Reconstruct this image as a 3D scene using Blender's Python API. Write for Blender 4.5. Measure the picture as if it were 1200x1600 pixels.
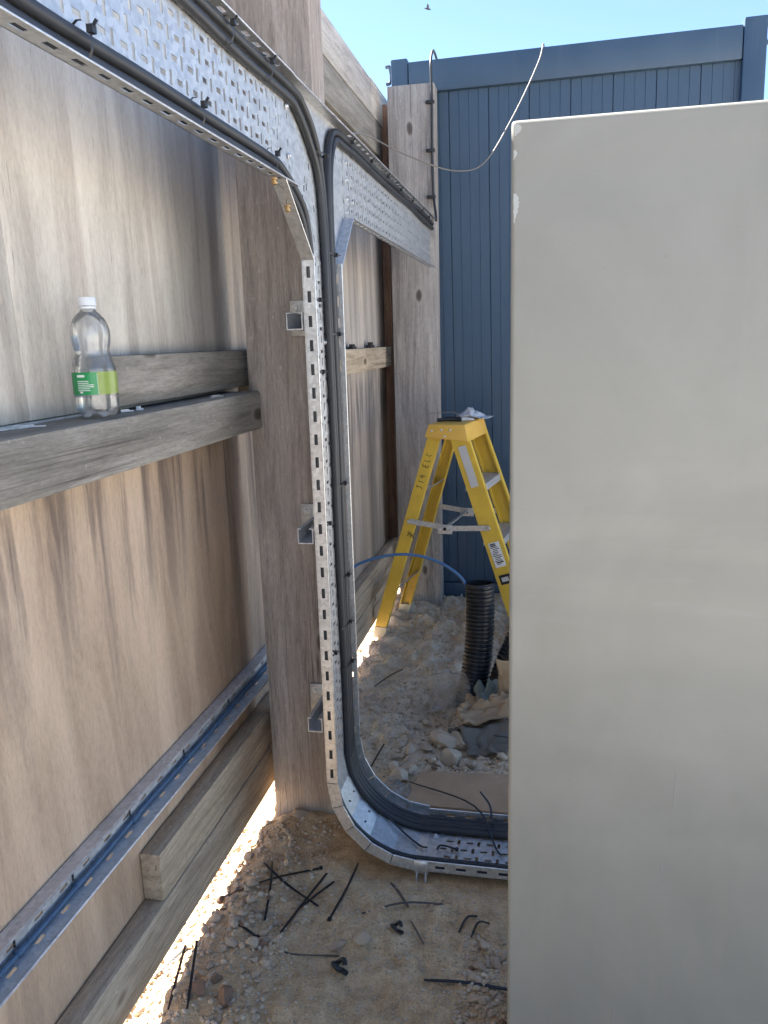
import bpy, bmesh, math, random
import numpy as np
from mathutils import Vector, Matrix

random.seed(7)
RNG = np.random.default_rng(11)
for o in list(bpy.data.objects):
    bpy.data.objects.remove(o, do_unlink=True)
SC = bpy.context.scene
COL = SC.collection
rad = math.radians

# ------------------------------------------------------------------ camera
CAMH = 1.4
YAW, PITCH, ROLL, FPX = rad(-11.978), rad(12.216), rad(-1.697), 1236.7
fw = Vector((math.sin(YAW) * math.cos(PITCH), math.cos(YAW) * math.cos(PITCH), -math.sin(PITCH)))
rt = Vector((math.cos(YAW), -math.sin(YAW), 0))
up = rt.cross(fw)
r2 = math.cos(ROLL) * rt + math.sin(ROLL) * up
u2 = -math.sin(ROLL) * rt + math.cos(ROLL) * up
cd = bpy.data.cameras.new('camera')
cam = bpy.data.objects.new('camera', cd)
COL.objects.link(cam)
mw = Matrix((r2, u2, -fw)).transposed().to_4x4()
mw.translation = (0, 0, CAMH)
cam.matrix_world = mw
cd.sensor_fit = 'VERTICAL'
cd.sensor_height = 36
cd.lens = 36 * FPX / 1600
cd.clip_start = 0.02
cd.clip_end = 1500
SC.camera = cam

# ------------------------------------------------------------------ sky, sun, exposure
SUN_AZ, SUN_EL = rad(70), rad(48)      # azimuth measured to the left of +Y
world = bpy.data.worlds.new('World')
SC.world = world
world.use_nodes = True
wn = world.node_tree
sky = wn.nodes.new('ShaderNodeTexSky')
sky.sky_type = 'NISHITA'
sky.sun_disc = False
sky.sun_elevation = SUN_EL
sky.sun_rotation = -SUN_AZ
sky.air_density = 0.7
sky.dust_density = 0.2
sky.ozone_density = 2.6
bg = wn.nodes['Background']
bg.inputs['Strength'].default_value = 0.05
wn.links.new(sky.outputs[0], bg.inputs['Color'])
sd = bpy.data.lights.new('sun', 'SUN')
sd.energy = 5.0
sd.angle = rad(0.55)
sd.color = (1.0, 0.96, 0.915)
sun = bpy.data.objects.new('sun', sd)
COL.objects.link(sun)
S = Vector((-math.cos(SUN_EL) * math.sin(SUN_AZ), math.cos(SUN_EL) * math.cos(SUN_AZ), math.sin(SUN_EL)))
sun.rotation_euler = S.to_track_quat('Z', 'Y').to_euler()
sun.location = (-4, 3, 6)
SC.render.engine = 'CYCLES'
SC.view_settings.view_transform = 'Standard'
SC.view_settings.look = 'None'
SC.view_settings.gamma = 1
SC.view_settings.exposure = 3.02

# ------------------------------------------------------------------ mesh helpers
def chain_loc(p):
    v = Vector((0, 0, 0))
    while p is not None:
        v += p.location
        p = p.parent
    return v

def finish(me, mats, smooth=None):
    for m in (mats if isinstance(mats, (list, tuple)) else [mats]):
        me.materials.append(m)
    if smooth is not None:
        me.polygons.foreach_set('use_smooth', [True] * len(me.polygons))
        me.set_sharp_from_angle(angle=rad(smooth))
    me.update()

def tag(o, label=None, cat=None, group=None, kind=None):
    if label: o['label'] = label
    if cat: o['category'] = cat
    if group: o['group'] = group
    if kind: o['kind'] = kind
    return o

def empty(name, loc, label=None, cat=None, group=None, rz=0):
    o = bpy.data.objects.new(name, None)
    o.empty_display_size = 0.05
    COL.objects.link(o)
    o.location = loc
    o.rotation_euler = (0, 0, rz)
    return tag(o, label, cat, group)

def link(name, me, parent=None):
    o = bpy.data.objects.new(name, me)
    COL.objects.link(o)
    if parent is not None:
        o.parent = parent
    return o

class MB:
    def __init__(s):
        s.v, s.f = [], []
    def add(s, vs, fs):
        n = len(s.v)
        s.v += [tuple(p) for p in vs]
        s.f += [tuple(i + n for i in f) for f in fs]
        return s
    def box(s, x0, x1, y0, y1, z0, z1):
        return s.add([(x0, y0, z0), (x1, y0, z0), (x1, y1, z0), (x0, y1, z0), (x0, y0, z1), (x1, y0, z1), (x1, y1, z1), (x0, y1, z1)],
                     [(3, 2, 1, 0), (4, 5, 6, 7), (0, 1, 5, 4), (1, 2, 6, 5), (2, 3, 7, 6), (3, 0, 4, 7)])
    def hexa(s, a, b):
        """two quads (lists of 4 points) joined to a solid"""
        return s.add(list(a) + list(b), [(3, 2, 1, 0), (4, 5, 6, 7), (0, 1, 5, 4), (1, 2, 6, 5), (2, 3, 7, 6), (3, 0, 4, 7)])
    def bar(s, p, q, w, t, side=(0, 0, 1)):
        """rectangular bar from p to q; t along `side`, w across"""
        p, q = Vector(p), Vector(q)
        d = (q - p).normalized()
        a = Vector(side)
        a = (a - d * a.dot(d)).normalized()
        b = d.cross(a)
        A = [p + b * x * w / 2 + a * y * t / 2 for x, y in ((-1, -1), (1, -1), (1, 1), (-1, 1))]
        B = [v + (q - p) for v in A]
        return s.hexa(A, B)
    def tube(s, path, r, n=10, cap=True, rs=None):
        P = [Vector(p) for p in path]
        m = len(P)
        vs, fs = [], []
        t0 = (P[1] - P[0]).normalized()
        ref = Vector((0, 0, 1)) if abs(t0.z) < .9 else Vector((1, 0, 0))
        a = (ref - t0 * ref.dot(t0)).normalized()
        for i in range(m):
            t = (P[min(i + 1, m - 1)] - P[max(i - 1, 0)]).normalized()
            a = (a - t * a.dot(t)).normalized()
            b = t.cross(a)
            R = rs[i] if rs is not None else r
            for k in range(n):
                an = 2 * math.pi * k / n
                vs.append(P[i] + a * math.cos(an) * R + b * math.sin(an) * R)
        for i in range(m - 1):
            for k in range(n):
                k2 = (k + 1) % n
                fs.append((i * n + k, i * n + k2, (i + 1) * n + k2, (i + 1) * n + k))
        if cap:
            fs.append(tuple(range(n - 1, -1, -1)))
            fs.append(tuple((m - 1) * n + k for k in range(n)))
        return s.add(vs, fs)
    def lathe(s, prof, c=(0, 0, 0), n=32, cap0=True, cap1=True):
        vs, fs = [], []
        m = len(prof)
        for r, z in prof:
            for k in range(n):
                an = 2 * math.pi * k / n
                vs.append((c[0] + r * math.cos(an), c[1] + r * math.sin(an), c[2] + z))
        for i in range(m - 1):
            for k in range(n):
                k2 = (k + 1) % n
                fs.append((i * n + k, i * n + k2, (i + 1) * n + k2, (i + 1) * n + k))
        if cap0: fs.append(tuple(range(n - 1, -1, -1)))
        if cap1: fs.append(tuple((m - 1) * n + k for k in range(n)))
        return s.add(vs, fs)
    def plate(s, O, U, V, w, h, t, rows):
        """perforated sheet: corner O, unit dirs U, V; rows = list of (va, vb, [(u0,u1,v0,v1),...]); thickness t along U x V"""
        O, U, V = Vector(O), Vector(U), Vector(V)
        N = U.cross(V) * t
        def P(u, v): return O + U * u + V * v
        def q(u0, u1, v0, v1):
            if u1 - u0 < 1e-6 or v1 - v0 < 1e-6: return
            a, b, c, d = P(u0, v0), P(u1, v0), P(u1, v1), P(u0, v1)
            s.add([a, b, c, d], [(3, 2, 1, 0)])
            s.add([a + N, b + N, c + N, d + N], [(0, 1, 2, 3)])
        def wall(u0, v0, u1, v1):
            a, b = P(u0, v0), P(u1, v1)
            s.add([a, b, b + N, a + N], [(0, 1, 2, 3)])
        v = 0
        for va, vb, hs in rows:
            q(0, w, v, va)
            u = 0
            for (u0, u1, v0, v1) in hs:
                q(u, u0, va, vb)
                q(u0, u1, va, v0)
                q(u0, u1, v1, vb)
                wall(u0, v1, u0, v0); wall(u1, v0, u1, v1); wall(u0, v0, u1, v0); wall(u1, v1, u0, v1)
                u = u1
            q(u, w, va, vb)
            v = vb
        q(0, w, v, h)
        wall(0, 0, w, 0); wall(w, 0, w, h); wall(w, h, 0, h); wall(0, h, 0, 0)
        return s
    def mesh(s, name, mat, smooth=None, bevel=0, seg=2, off=(0, 0, 0), rough=0):
        me = bpy.data.meshes.new(name)
        if off != (0, 0, 0):
            ox, oy, oz = off
            s.v = [(a - ox, b - oy, c - oz) for a, b, c in s.v]
        me.from_pydata(s.v, [], s.f)
        if bevel:
            bm = bmesh.new()
            bm.from_mesh(me)
            bmesh.ops.bevel(bm, geom=bm.edges[:], offset=bevel, segments=seg, affect='EDGES', profile=0.6)
            bm.to_mesh(me)
            bm.free()
            if smooth is None: smooth = 50
        finish(me, mat, smooth)
        return me
    def build(s, name, mat, parent=None, smooth=None, bevel=0, local=False, base=None, seg=2):
        off = (0, 0, 0)
        if not local:
            if parent is not None: off = tuple(chain_loc(parent))
            elif base is not None: off = tuple(base)
        o = link(name, s.mesh(name, mat, smooth, bevel, seg, off), parent)
        if parent is None and base is not None: o.location = base
        return o

def smooth_path(pts, k=8):
    """Catmull-Rom through pts"""
    P = [Vector(p) for p in pts]
    P = [P[0] * 2 - P[1]] + P + [P[-1] * 2 - P[-2]]
    out = []
    for i in range(1, len(P) - 2):
        for j in range(k):
            t = j / k
            a, b, c, d = P[i - 1], P[i], P[i + 1], P[i + 2]
            out.append(0.5 * ((2 * b) + (c - a) * t + (2 * a - 5 * b + 4 * c - d) * t * t + (3 * b - a - 3 * c + d) * t ** 3))
    out.append(P[-2])
    return out

# ------------------------------------------------------------------ material helpers
class NT:
    def __init__(s, name):
        s.m = bpy.data.materials.new(name)
        s.m.use_nodes = True
        s.t = s.m.node_tree
        s.b = s.t.nodes['Principled BSDF']
        s.out = s.t.nodes['Material Output']
        s._c = None
    def n(s, typ, **kw):
        nd = s.t.nodes.new(typ)
        for k, v in kw.items():
            if k in nd.inputs: s.set(nd.inputs[k], v)
            else: setattr(nd, k, v)
        return nd
    def set(s, sock, v):
        if hasattr(v, 'is_output') or isinstance(v, bpy.types.NodeSocket): s.t.links.new(v, sock)
        else: sock.default_value = v
    def coords(s, scale=(1, 1, 1), loc=(0, 0, 0), kind='Object'):
        if s._c is None: s._c = s.n('ShaderNodeTexCoord')
        mp = s.n('ShaderNodeMapping')
        mp.inputs['Scale'].default_value = scale
        mp.inputs['Location'].default_value = loc
        s.t.links.new(s._c.outputs[kind], mp.inputs['Vector'])
        return mp.outputs[0]
    def noise(s, scale=(1, 1, 1), detail=4, rough=.55, dist=0, loc=(0, 0, 0), S=1):
        nd = s.n('ShaderNodeTexNoise')
        s.t.links.new(s.coords(scale, loc), nd.inputs['Vector'])
        nd.inputs['Scale'].default_value = S
        nd.inputs['Detail'].default_value = detail
        nd.inputs['Roughness'].default_value = rough
        nd.inputs['Distortion'].default_value = dist
        return nd.outputs[0]
    def ramp(s, fac, stops, interp='LINEAR'):
        nd = s.n('ShaderNodeValToRGB')
        nd.color_ramp.interpolation = interp
        e = nd.color_ramp.elements
        while len(e) < len(stops): e.new(.5)
        for el, (p, c) in zip(e, stops):
            el.position = p
            el.color = (c, c, c, 1) if not hasattr(c, '__len__') else (*c, 1)
        s.t.links.new(fac, nd.inputs[0])
        return nd.outputs[0]
    def mix(s, fac, a, b, mode='MIX'):
        nd = s.n('ShaderNodeMix', data_type='RGBA', blend_type=mode)
        s.set(nd.inputs[0], fac)
        s.set(nd.inputs[6], (*a, 1) if isinstance(a, tuple) else a)
        s.set(nd.inputs[7], (*b, 1) if isinstance(b, tuple) else b)
        return nd.outputs[2]
    def math(s, op, a, b=0.0):
        nd = s.n('ShaderNodeMath', operation=op)
        s.set(nd.inputs[0], a); s.set(nd.inputs[1], b)
        return nd.outputs[0]
    def bump(s, h, strength=.3, dist=.002):
        nd = s.n('ShaderNodeBump')
        nd.inputs['Strength'].default_value = strength
        nd.inputs['Distance'].default_value = dist
        s.t.links.new(h, nd.inputs['Height'])
        s.t.links.new(nd.outputs[0], s.b.inputs['Normal'])
    def done(s, col=None, rough=None, metal=None, spec=None):
        if col is not None: s.set(s.b.inputs['Base Color'], (*col, 1) if isinstance(col, tuple) else col)
        if rough is not None: s.set(s.b.inputs['Roughness'], rough)
        if metal is not None: s.set(s.b.inputs['Metallic'], metal)
        if spec is not None: s.b.inputs['Specular IOR Level'].default_value = spec
        return s.m

def wood(name, dark, mid, light, axis='z', knots=True, seed=0., grain=1.0, stain=.5, flat='y'):
    """sawn timber: grain along `axis`; `flat` is the axis across the visible face (knots are seen on it)"""
    t = NT(name)
    def sc(a, b):
        return {'z': (a, a, b), 'y': (a, b, a), 'x': (b, a, a)}[axis]
    L = (seed, seed * 1.7, seed * .6)
    streak = t.noise(sc(19, 1.7), 6, .65, .9, L)
    rings = t.noise(sc(62, 3.4), 5, .65, 1.6, L)
    fine = t.noise(sc(300, 42), 5, .75, .3, L)
    blot = t.noise(sc(5, 2.6), 5, .65, .6, L)
    c = t.ramp(streak, [(.33, dark), (.5, mid), (.66, light)])
    c = t.mix(.75, c, t.ramp(rings, [(.35, (.36, .35, .34)), (.5, (.5, .5, .5)), (.66, (.62, .61, .59))]), 'OVERLAY')
    c = t.mix(.7, c, t.ramp(fine, [(.34, (.34, .34, .34)), (.52, (.5, .5, .5)), (.7, (.66, .65, .63))]), 'OVERLAY')
    c = t.mix(t.ramp(blot, [(.45, 0.), (.68, stain)]), c, dark)
    c = t.mix(t.ramp(t.noise((60, 60, 60), 3, .6, 0, L), [(.66, 0.), (.74, .5)]), c, tuple(min(1, k * 1.35) for k in light))
    crk = t.noise(sc(34, .55), 3, .5, .5, (seed + 5, seed, 3))
    msk = t.noise(sc(6, 1.2), 2, .5, 0, (seed, 9, seed))
    ck = t.math('MULTIPLY', t.ramp(crk, [(.488, 0.), (.5, 1.), (.512, 0.)]), t.ramp(msk, [(.5, 0.), (.6, .75)]))
    c = t.mix(ck, c, (dark[0] * .3, dark[1] * .28, dark[2] * .26))
    if knots:
        ks = list(sc(6.3, 3.1))
        ks['xyz'.index(flat)] = 0.0
        wv = t.n('ShaderNodeVectorMath', operation='ADD')
        t.t.links.new(t.coords(tuple(ks), L), wv.inputs[0])
        nv = t.n('ShaderNodeTexNoise'); nv.inputs['Scale'].default_value = 9
        t.t.links.new(t.coords((1, 1, 1)), nv.inputs['Vector'])
        sv = t.n('ShaderNodeVectorMath', operation='SCALE'); sv.inputs['Scale'].default_value = .10
        t.t.links.new(nv.outputs['Color'], sv.inputs[0])
        t.t.links.new(sv.outputs[0], wv.inputs[1])
        v = t.n('ShaderNodeTexVoronoi', feature='F1')
        t.t.links.new(wv.outputs[0], v.inputs['Vector'])
        v.inputs['Scale'].default_value = 1
        kd = v.outputs['Distance']
        c = t.mix(t.ramp(kd, [(.08, .0), (.13, .5), (.20, 0.)]), c, light)
        c = t.mix(t.ramp(kd, [(.035, .95), (.075, .75), (.105, 0.)]), c, (dark[0] * .4, dark[1] * .36, dark[2] * .34))
    h = t.math('ADD', fine, t.math('MULTIPLY', rings, .8))
    t.bump(h, .5 * grain, .0016)
    return t.done(c, t.ramp(blot, [(.3, .72), (.7, .9)]), 0, .25)

def plywood(name, top, low, split=None, seed=0., stain=(.09, .06, .05)):
    """top/low = (dark, light) colours of the weathered (above `split` height) and sheltered faces"""
    t = NT(name)
    L = (seed, seed * 1.3, seed * .4)
    broad = t.noise((6.5, 6.5, 1.0), 5, .62, .7, L)
    streak = t.noise((20, 20, 1.3), 4, .55, .6, L)
    fine = t.noise((230, 230, 55), 5, .75, .4, L)
    cu = t.ramp(broad, [(.36, top[0]), (.6, top[1])])
    cl = t.ramp(broad, [(.36, low[0]), (.6, low[1])])
    sep = t.n('ShaderNodeSeparateXYZ')
    t.t.links.new(t.coords(), sep.inputs[0])
    wob = t.math('MULTIPLY', t.math('SUBTRACT', streak, .5), .22)
    z = t.math('ADD', sep.outputs[2], wob)
    fac = t.ramp(t.math('ADD', t.math('SUBTRACT', z, split), .5), [(.44, 0.), (.56, 1.)])
    c = t.mix(fac, cl, cu)
    # run-off stains below the rail
    below = t.ramp(t.math('ADD', t.math('SUBTRACT', z, split), .6), [(.15, 0.), (.48, 1.), (.56, 1.), (.64, .3)])
    st = t.math('MULTIPLY', below, t.ramp(streak, [(.50, 0.), (.64, .75)]))
    c = t.mix(st, c, stain)
    st2 = t.ramp(t.noise((15, 15, .8), 5, .65, .7, (seed + 3, 5, 0)), [(.54, 0.), (.74, .45)])
    c = t.mix(st2, c, tuple(k * 1.5 for k in stain))
    c = t.mix(.55, c, t.ramp(fine, [(.33, (.37, .36, .36)), (.5, (.5, .5, .5)), (.7, (.62, .61, .60))]), 'OVERLAY')
    fleck = t.noise((150, 150, 11), 3, .6, .2, (seed, 2, 7))
    c = t.mix(t.ramp(fleck, [(.68, 0.), (.74, .55)]), c, stain)
    t.bump(fine, .4, .0012)
    return t.done(c, .85, 0, .2)

def galv(name, base=.55, rough=.42, metal=.85, tint=(1, 1, 1)):
    t = NT(name)
    v = t.n('ShaderNodeTexVoronoi', feature='F1')
    v.inputs['Scale'].default_value = 120
    t.t.links.new(t.coords(), v.inputs['Vector'])
    bw = t.n('ShaderNodeRGBToBW')
    t.t.links.new(v.outputs['Color'], bw.inputs[0])
    d = t.noise((9, 9, 9), 4, .6)
    c = t.ramp(bw.outputs[0], [(.1, tuple(base * .85 * k for k in tint)), (.9, tuple(min(1, base * 1.15) * k for k in tint))])
    c = t.mix(t.ramp(d, [(.5, 0.), (.8, .4)]), c, (.42, .41, .39))
    r = t.math('ADD', t.math('MULTIPLY', bw.outputs[0], .12), rough - .06)
    return t.done(c, t.math('ADD', r, t.math('MULTIPLY', d, .1)), metal)

def plain(name, col, rough=.5, metal=0., spec=.5, vary=.12, scale=30, bump=0., bscale=None):
    t = NT(name)
    d = t.noise((scale,) * 3, 4, .6)
    c = t.mix(d, tuple(max(0, k * (1 - vary)) for k in col), tuple(min(1, k * (1 + vary)) for k in col))
    if bump:
        t.bump(t.noise((bscale or scale * 4,) * 3, 4, .6), bump, .002)
    return t.done(c, rough, metal, spec)

# ------------------------------------------------------------------ materials
MAT = {}
MAT['ply_near'] = plywood('ply_near', ((.46, .43, .385), (.64, .605, .545)), ((.45, .325, .225), (.66, .495, .355)), 1.22, 1.3, (.14, .105, .09))
MAT['ply_far'] = plywood('ply_far', ((.26, .235, .21), (.52, .45, .38)), ((.26, .22, .185), (.50, .41, .33)), 1.25, 8.1, (.10, .085, .08))
MAT['post'] = wood('post_timber', (.235, .20, .175), (.315, .272, .24), (.375, .332, .298), 'z', True, 2.2, 1.0, .4, 'y')
MAT['post_far'] = wood('far_post_timber', (.225, .20, .182), (.335, .305, .28), (.405, .37, .335), 'z', True, 9.4, 1.0, .3, 'y')
MAT['rail'] = wood('rail_timber', (.165, .15, .128), (.245, .226, .196), (.32, .298, .262), 'y', True, 5.1, 1.3, .4, 'x')
MAT['gravel_board'] = wood('gravel_board_timber', (.31, .235, .16), (.45, .355, .25), (.56, .455, .33), 'y', True, 3.7, .9, .35, 'x')
MAT['batten'] = wood('batten_timber', (.19, .105, .07), (.29, .17, .115), (.37, .23, .155), 'z', False, 6.1)
MAT['cap_board'] = wood('top_board_timber', (.30, .275, .25), (.44, .41, .375), (.52, .49, .45), 'y', False, 7.7)
MAT['galv'] = galv('galvanised_steel')
MAT['galv_bright'] = galv('galvanised_bright', .66, .34, .8)
MAT['strut'] = galv('galvanised_channel', .60, .40, .45, (.98, .99, 1))
MAT['zinc'] = galv('zinc_plate', .62, .5, .5, (1, .96, .88))
MAT['brass'] = plain('brass', (.50, .30, .12), .4, .8, .5, .1)
MAT['cable'] = plain('cable_sheath', (.028, .029, .032), .5, 0, .45, .25, 18)
MAT['tie'] = plain('black_nylon', (.016, .016, .018), .42, 0, .45, .2)
MAT['tie_dusty'] = plain('dusty_nylon', (.11, .09, .075), .8, 0, .2, .3)
MAT['wire'] = plain('grey_wire', (.17, .155, .135), .5, 0, .4, .1)
MAT['blue_cable'] = plain('blue_cable', (.045, .125, .26), .42, 0, .5, .1)
def mat_cabin():
    t = NT('cabin_paint')
    d = t.noise((4, 4, 3), 5, .6, .5)
    run = t.noise((30, 30, .8), 4, .6, .4)
    sp = t.noise((70, 70, 70), 3, .6)
    c = t.ramp(d, [(.3, (.030, .058, .096)), (.7, (.040, .074, .118))])
    c = t.mix(t.ramp(run, [(.55, 0.), (.75, .3)]), c, (.085, .105, .125))
    c = t.mix(t.ramp(sp, [(.70, 0.), (.78, .4)]), c, (.13, .12, .10))
    t.bump(d, .25, .01)
    return t.done(c, t.ramp(d, [(.3, .38), (.7, .55)]), 0, .45)
MAT['container'] = mat_cabin()
MAT['blue_dull'] = plain('dusty_blue_cable', (.06, .115, .20), .5, 0, .4, .2)
MAT['container_dark'] = plain('container_groove', (.030, .058, .096), .6, 0, .4, .1)
MAT['duct'] = plain('black_corrugated_plastic', (.014, .015, .018), .36, 0, .5, .25, 12)
MAT['yellow'] = plain('yellow_fibreglass', (.64, .42, .05), .45, 0, .45, .28, 13, .15, 90)
MAT['yellow_cap'] = plain('yellow_plastic', (.70, .42, .08), .45, 0, .45, .12, 20)
MAT['alu'] = galv('aluminium', .6, .4, .75)
MAT['foot'] = plain('ladder_foot', (.50, .44, .33), .6, 0, .4, .15)
MAT['white'] = plain('white_print', (.72, .72, .70), .5, 0, .4, .06)
MAT['sticker'] = plain('grey_sticker', (.52, .51, .50), .55, 0, .4, .08)
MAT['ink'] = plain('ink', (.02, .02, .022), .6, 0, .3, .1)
MAT['label_green'] = plain('green_print', (.015, .25, .075), .3, 0, .5, .08)
MAT['label_lime'] = plain('lime_print', (.22, .30, .06), .32, 0, .5, .2, 40)
MAT['paper'] = plain('crumpled_paper', (.55, .54, .54), .8, 0, .2, .1)
MAT['kraft'] = plain('kraft_paper', (.36, .25, .15), .85, 0, .2, .18, 14, .3, 60)
MAT['sack_print'] = plain('printed_sack', (.15, .135, .11), .75, 0, .25, .25, 12, .3, 60)
MAT['sack_green'] = plain('green_grey_sack', (.17, .20, .175), .75, 0, .25, .2, 12, .3, 60)
MAT['bird'] = plain('dark_feathers', (.03, .03, .035), .8, 0, .2, .2)
MAT['rubber'] = plain('dark_rubber', (.03, .03, .03), .8, 0, .3, .2)

def mat_cabinet():
    t = NT('cabinet_paint')
    big = t.noise((3.0, 3.0, 2.4), 5, .6, .8)
    scuff = t.noise((3.2, 8, 30), 6, .65, .35, (3, 1, 0))
    smear = t.noise((1.1, 4, 10), 4, .55, .4, (8, 1, 2))
    fine = t.noise((300, 300, 300), 2, .5)
    c = t.ramp(big, [(.3, (.198, .193, .166)), (.7, (.246, .240, .212))])
    sep = t.n('ShaderNodeSeparateXYZ')
    t.t.links.new(t.coords(), sep.inputs[0])
    band = t.ramp(sep.outputs[2], [(.62 / 2, 0.), (.70 / 2, 1.), (.78 / 2, 1.), (.86 / 2, 0.)])
    zz = t.math('MULTIPLY', sep.outputs[2], .5)
    band = t.ramp(zz, [(.47, 0.), (.51, 1.), (.55, 1.), (.60, 0.)])
    sc = t.math('MULTIPLY', band, t.ramp(scuff, [(.55, 0.), (.72, .4)]))
    c = t.mix(sc, c, (.162, .168, .16))
    sl = t.math('MULTIPLY', band, t.ramp(scuff, [(.26, .35), (.40, 0.)]))
    c = t.mix(sl, c, (.27, .278, .265))
    c = t.mix(t.ramp(smear, [(.52, 0.), (.8, .3)]), c, (.278, .272, .242))
    dust = t.noise((30, 30, 4), 4, .6, .2, (1, 4, 2))
    low = t.ramp(zz, [(.05, .5), (.45, 0.)])
    c = t.mix(t.math('MULTIPLY', low, t.ramp(dust, [(.4, 0.), (.7, .6)])), c, (.27, .245, .20))
    spot = t.noise((95, 95, 95), 3, .6, 0, (2, 7, 5))
    c = t.mix(t.ramp(spot, [(.70, 0.), (.76, .35)]), c, (.15, .145, .125))
    run = t.noise((46, 46, 1.1), 4, .6, .3, (6, 2, 1))
    c = t.mix(t.ramp(run, [(.62, 0.), (.80, .10)]), c, (.28, .275, .25))
    t.bump(t.math('ADD', fine, t.math('MULTIPLY', big, 6.0)), .05, .001)
    return t.done(c, t.ramp(smear, [(.3, .30), (.7, .52)]), 0, .5)
MAT['cabinet'] = mat_cabinet()
MAT['chip'] = plain('bare_filler', (.36, .37, .36), .7, 0, .3, .1)
MAT['scratch'] = plain('scratched_paint', (.30, .31, .295), .6, 0, .3, .1)

def mat_soil():
    t = NT('sandy_soil')
    sep = t.n('ShaderNodeSeparateXYZ')
    t.t.links.new(t.coords(), sep.inputs[0])
    big = t.noise((4, 4, 4), 5, .6)
    mid = t.noise((26, 26, 26), 5, .65)
    fine = t.noise((210, 210, 210), 5, .7)
    sand = t.ramp(mid, [(.3, (.44, .30, .165)), (.5, (.58, .42, .245)), (.72, (.69, .53, .335))])
    grey = t.ramp(mid, [(.3, (.46, .355, .235)), (.52, (.61, .50, .365)), (.75, (.70, .605, .465))])
    yb = t.math('ADD', sep.outputs[1], t.math('MULTIPLY', t.math('SUBTRACT', big, .5), .9))
    far = t.ramp(t.math('MULTIPLY', yb, .2), [(.44, 0.), (.485, 1.)])
    c = t.mix(t.math('MULTIPLY', far, t.ramp(big, [(.3, .35), (.55, 1.)])), sand, grey)
    c = t.mix(t.ramp(big, [(.52, 0.), (.75, .35)]), c, (.30, .205, .13))
    # invented pale tone on unseen yard for neutral bounce light; sandy along the fence
    ex = t.math('MAXIMUM', t.math('SUBTRACT', sep.outputs[0], .75), t.math('SUBTRACT', .75, sep.outputs[1]))
    ex = t.math('ADD', ex, t.math('MULTIPLY', t.math('SUBTRACT', big, .5), .5))
    c = t.mix(t.ramp(ex, [(.0, 0.), (.25, 1.)]), c, t.ramp(mid, [(.3, (.41, .375, .32)), (.5, (.51, .47, .41)), (.72, (.59, .555, .495))]))
    c = t.mix(.8, c, t.ramp(fine, [(.3, (.3, .3, .3)), (.5, (.5, .5, .5)), (.72, (.72, .70, .67))]), 'OVERLAY')
    t.bump(t.math('ADD', fine, t.math('MULTIPLY', mid, 1.5)), .75, .005)
    return t.done(c, .95, 0, .12)
MAT['soil'] = mat_soil()

def mat_stone(name, a, b):
    t = NT(name)
    oi = t.n('ShaderNodeObjectInfo')
    d = t.noise((45, 45, 45), 5, .65)
    c = t.ramp(d, [(.3, a), (.7, b)])
    k = t.ramp(oi.outputs['Random'], [(0., (.38, .36, .35)), (1., (.60, .57, .53))])
    c = t.mix(.75, c, k, 'OVERLAY')
    t.bump(t.noise((160, 160, 160), 4, .6), .5, .003)
    return t.done(c, .92, 0, .15)
MAT['stone'] = mat_stone('limestone', (.38, .295, .205), (.58, .475, .36))
MAT['stone_brown'] = mat_stone('brown_stone', (.19, .12, .08), (.30, .20, .14))
MAT['concrete_lump'] = mat_stone('concrete_lump', (.38, .315, .235), (.60, .515, .405))
MAT['slab'] = plain('dusty_board', (.43, .30, .19), .95, 0, .1, .25, 12, .5, 180)

def mat_thin(name, col, gloss=.5, alpha=.25):
    """thin clear plastic film: mostly lets light through, reflects at grazing angles"""
    t = NT(name)
    n, L = t.t.nodes, t.t.links
    tr = n.new('ShaderNodeBsdfTransparent'); tr.inputs[0].default_value = (.94, .955, .96, 1)
    df = n.new('ShaderNodeBsdfTranslucent'); df.inputs[0].default_value = (*col, 1)
    d2 = n.new('ShaderNodeBsdfDiffuse'); d2.inputs[0].default_value = (*col, 1)
    gl = n.new('ShaderNodeBsdfGlossy'); gl.inputs['Roughness'].default_value = .08
    m0 = n.new('ShaderNodeMixShader'); m1 = n.new('ShaderNodeMixShader'); m2 = n.new('ShaderNodeMixShader')
    m0.inputs[0].default_value = .5
    L.new(df.outputs[0], m0.inputs[1]); L.new(d2.outputs[0], m0.inputs[2])
    m1.inputs[0].default_value = alpha
    L.new(tr.outputs[0], m1.inputs[1]); L.new(m0.outputs[0], m1.inputs[2])
    lw = n.new('ShaderNodeLayerWeight'); lw.inputs[0].default_value = .32
    mu = n.new('ShaderNodeMath'); mu.operation = 'MULTIPLY'; mu.inputs[1].default_value = gloss
    ad = n.new('ShaderNodeMath'); ad.operation = 'ADD'; ad.inputs[1].default_value = .05
    L.new(lw.outputs['Fresnel'], mu.inputs[0]); L.new(mu.outputs[0], ad.inputs[0])
    L.new(ad.outputs[0], m2.inputs[0]); L.new(m1.outputs[0], m2.inputs[1]); L.new(gl.outputs[0], m2.inputs[2])
    bp = n.new('ShaderNodeBump'); bp.inputs['Strength'].default_value = .35; bp.inputs['Distance'].default_value = .002
    L.new(t.noise((60, 60, 60), 3, .5), bp.inputs['Height'])
    L.new(bp.outputs[0], gl.inputs['Normal'])
    L.new(m2.outputs[0], t.out.inputs[0])
    return t.m
MAT['pet'] = mat_thin('clear_bottle_plastic', (.58, .60, .61), .8, .2)
MAT['film'] = mat_thin('clear_film', (.62, .62, .60), .6, .34)
MAT['cap_white'] = plain('white_cap', (.66, .68, .70), .4, 0, .5, .05)

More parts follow.
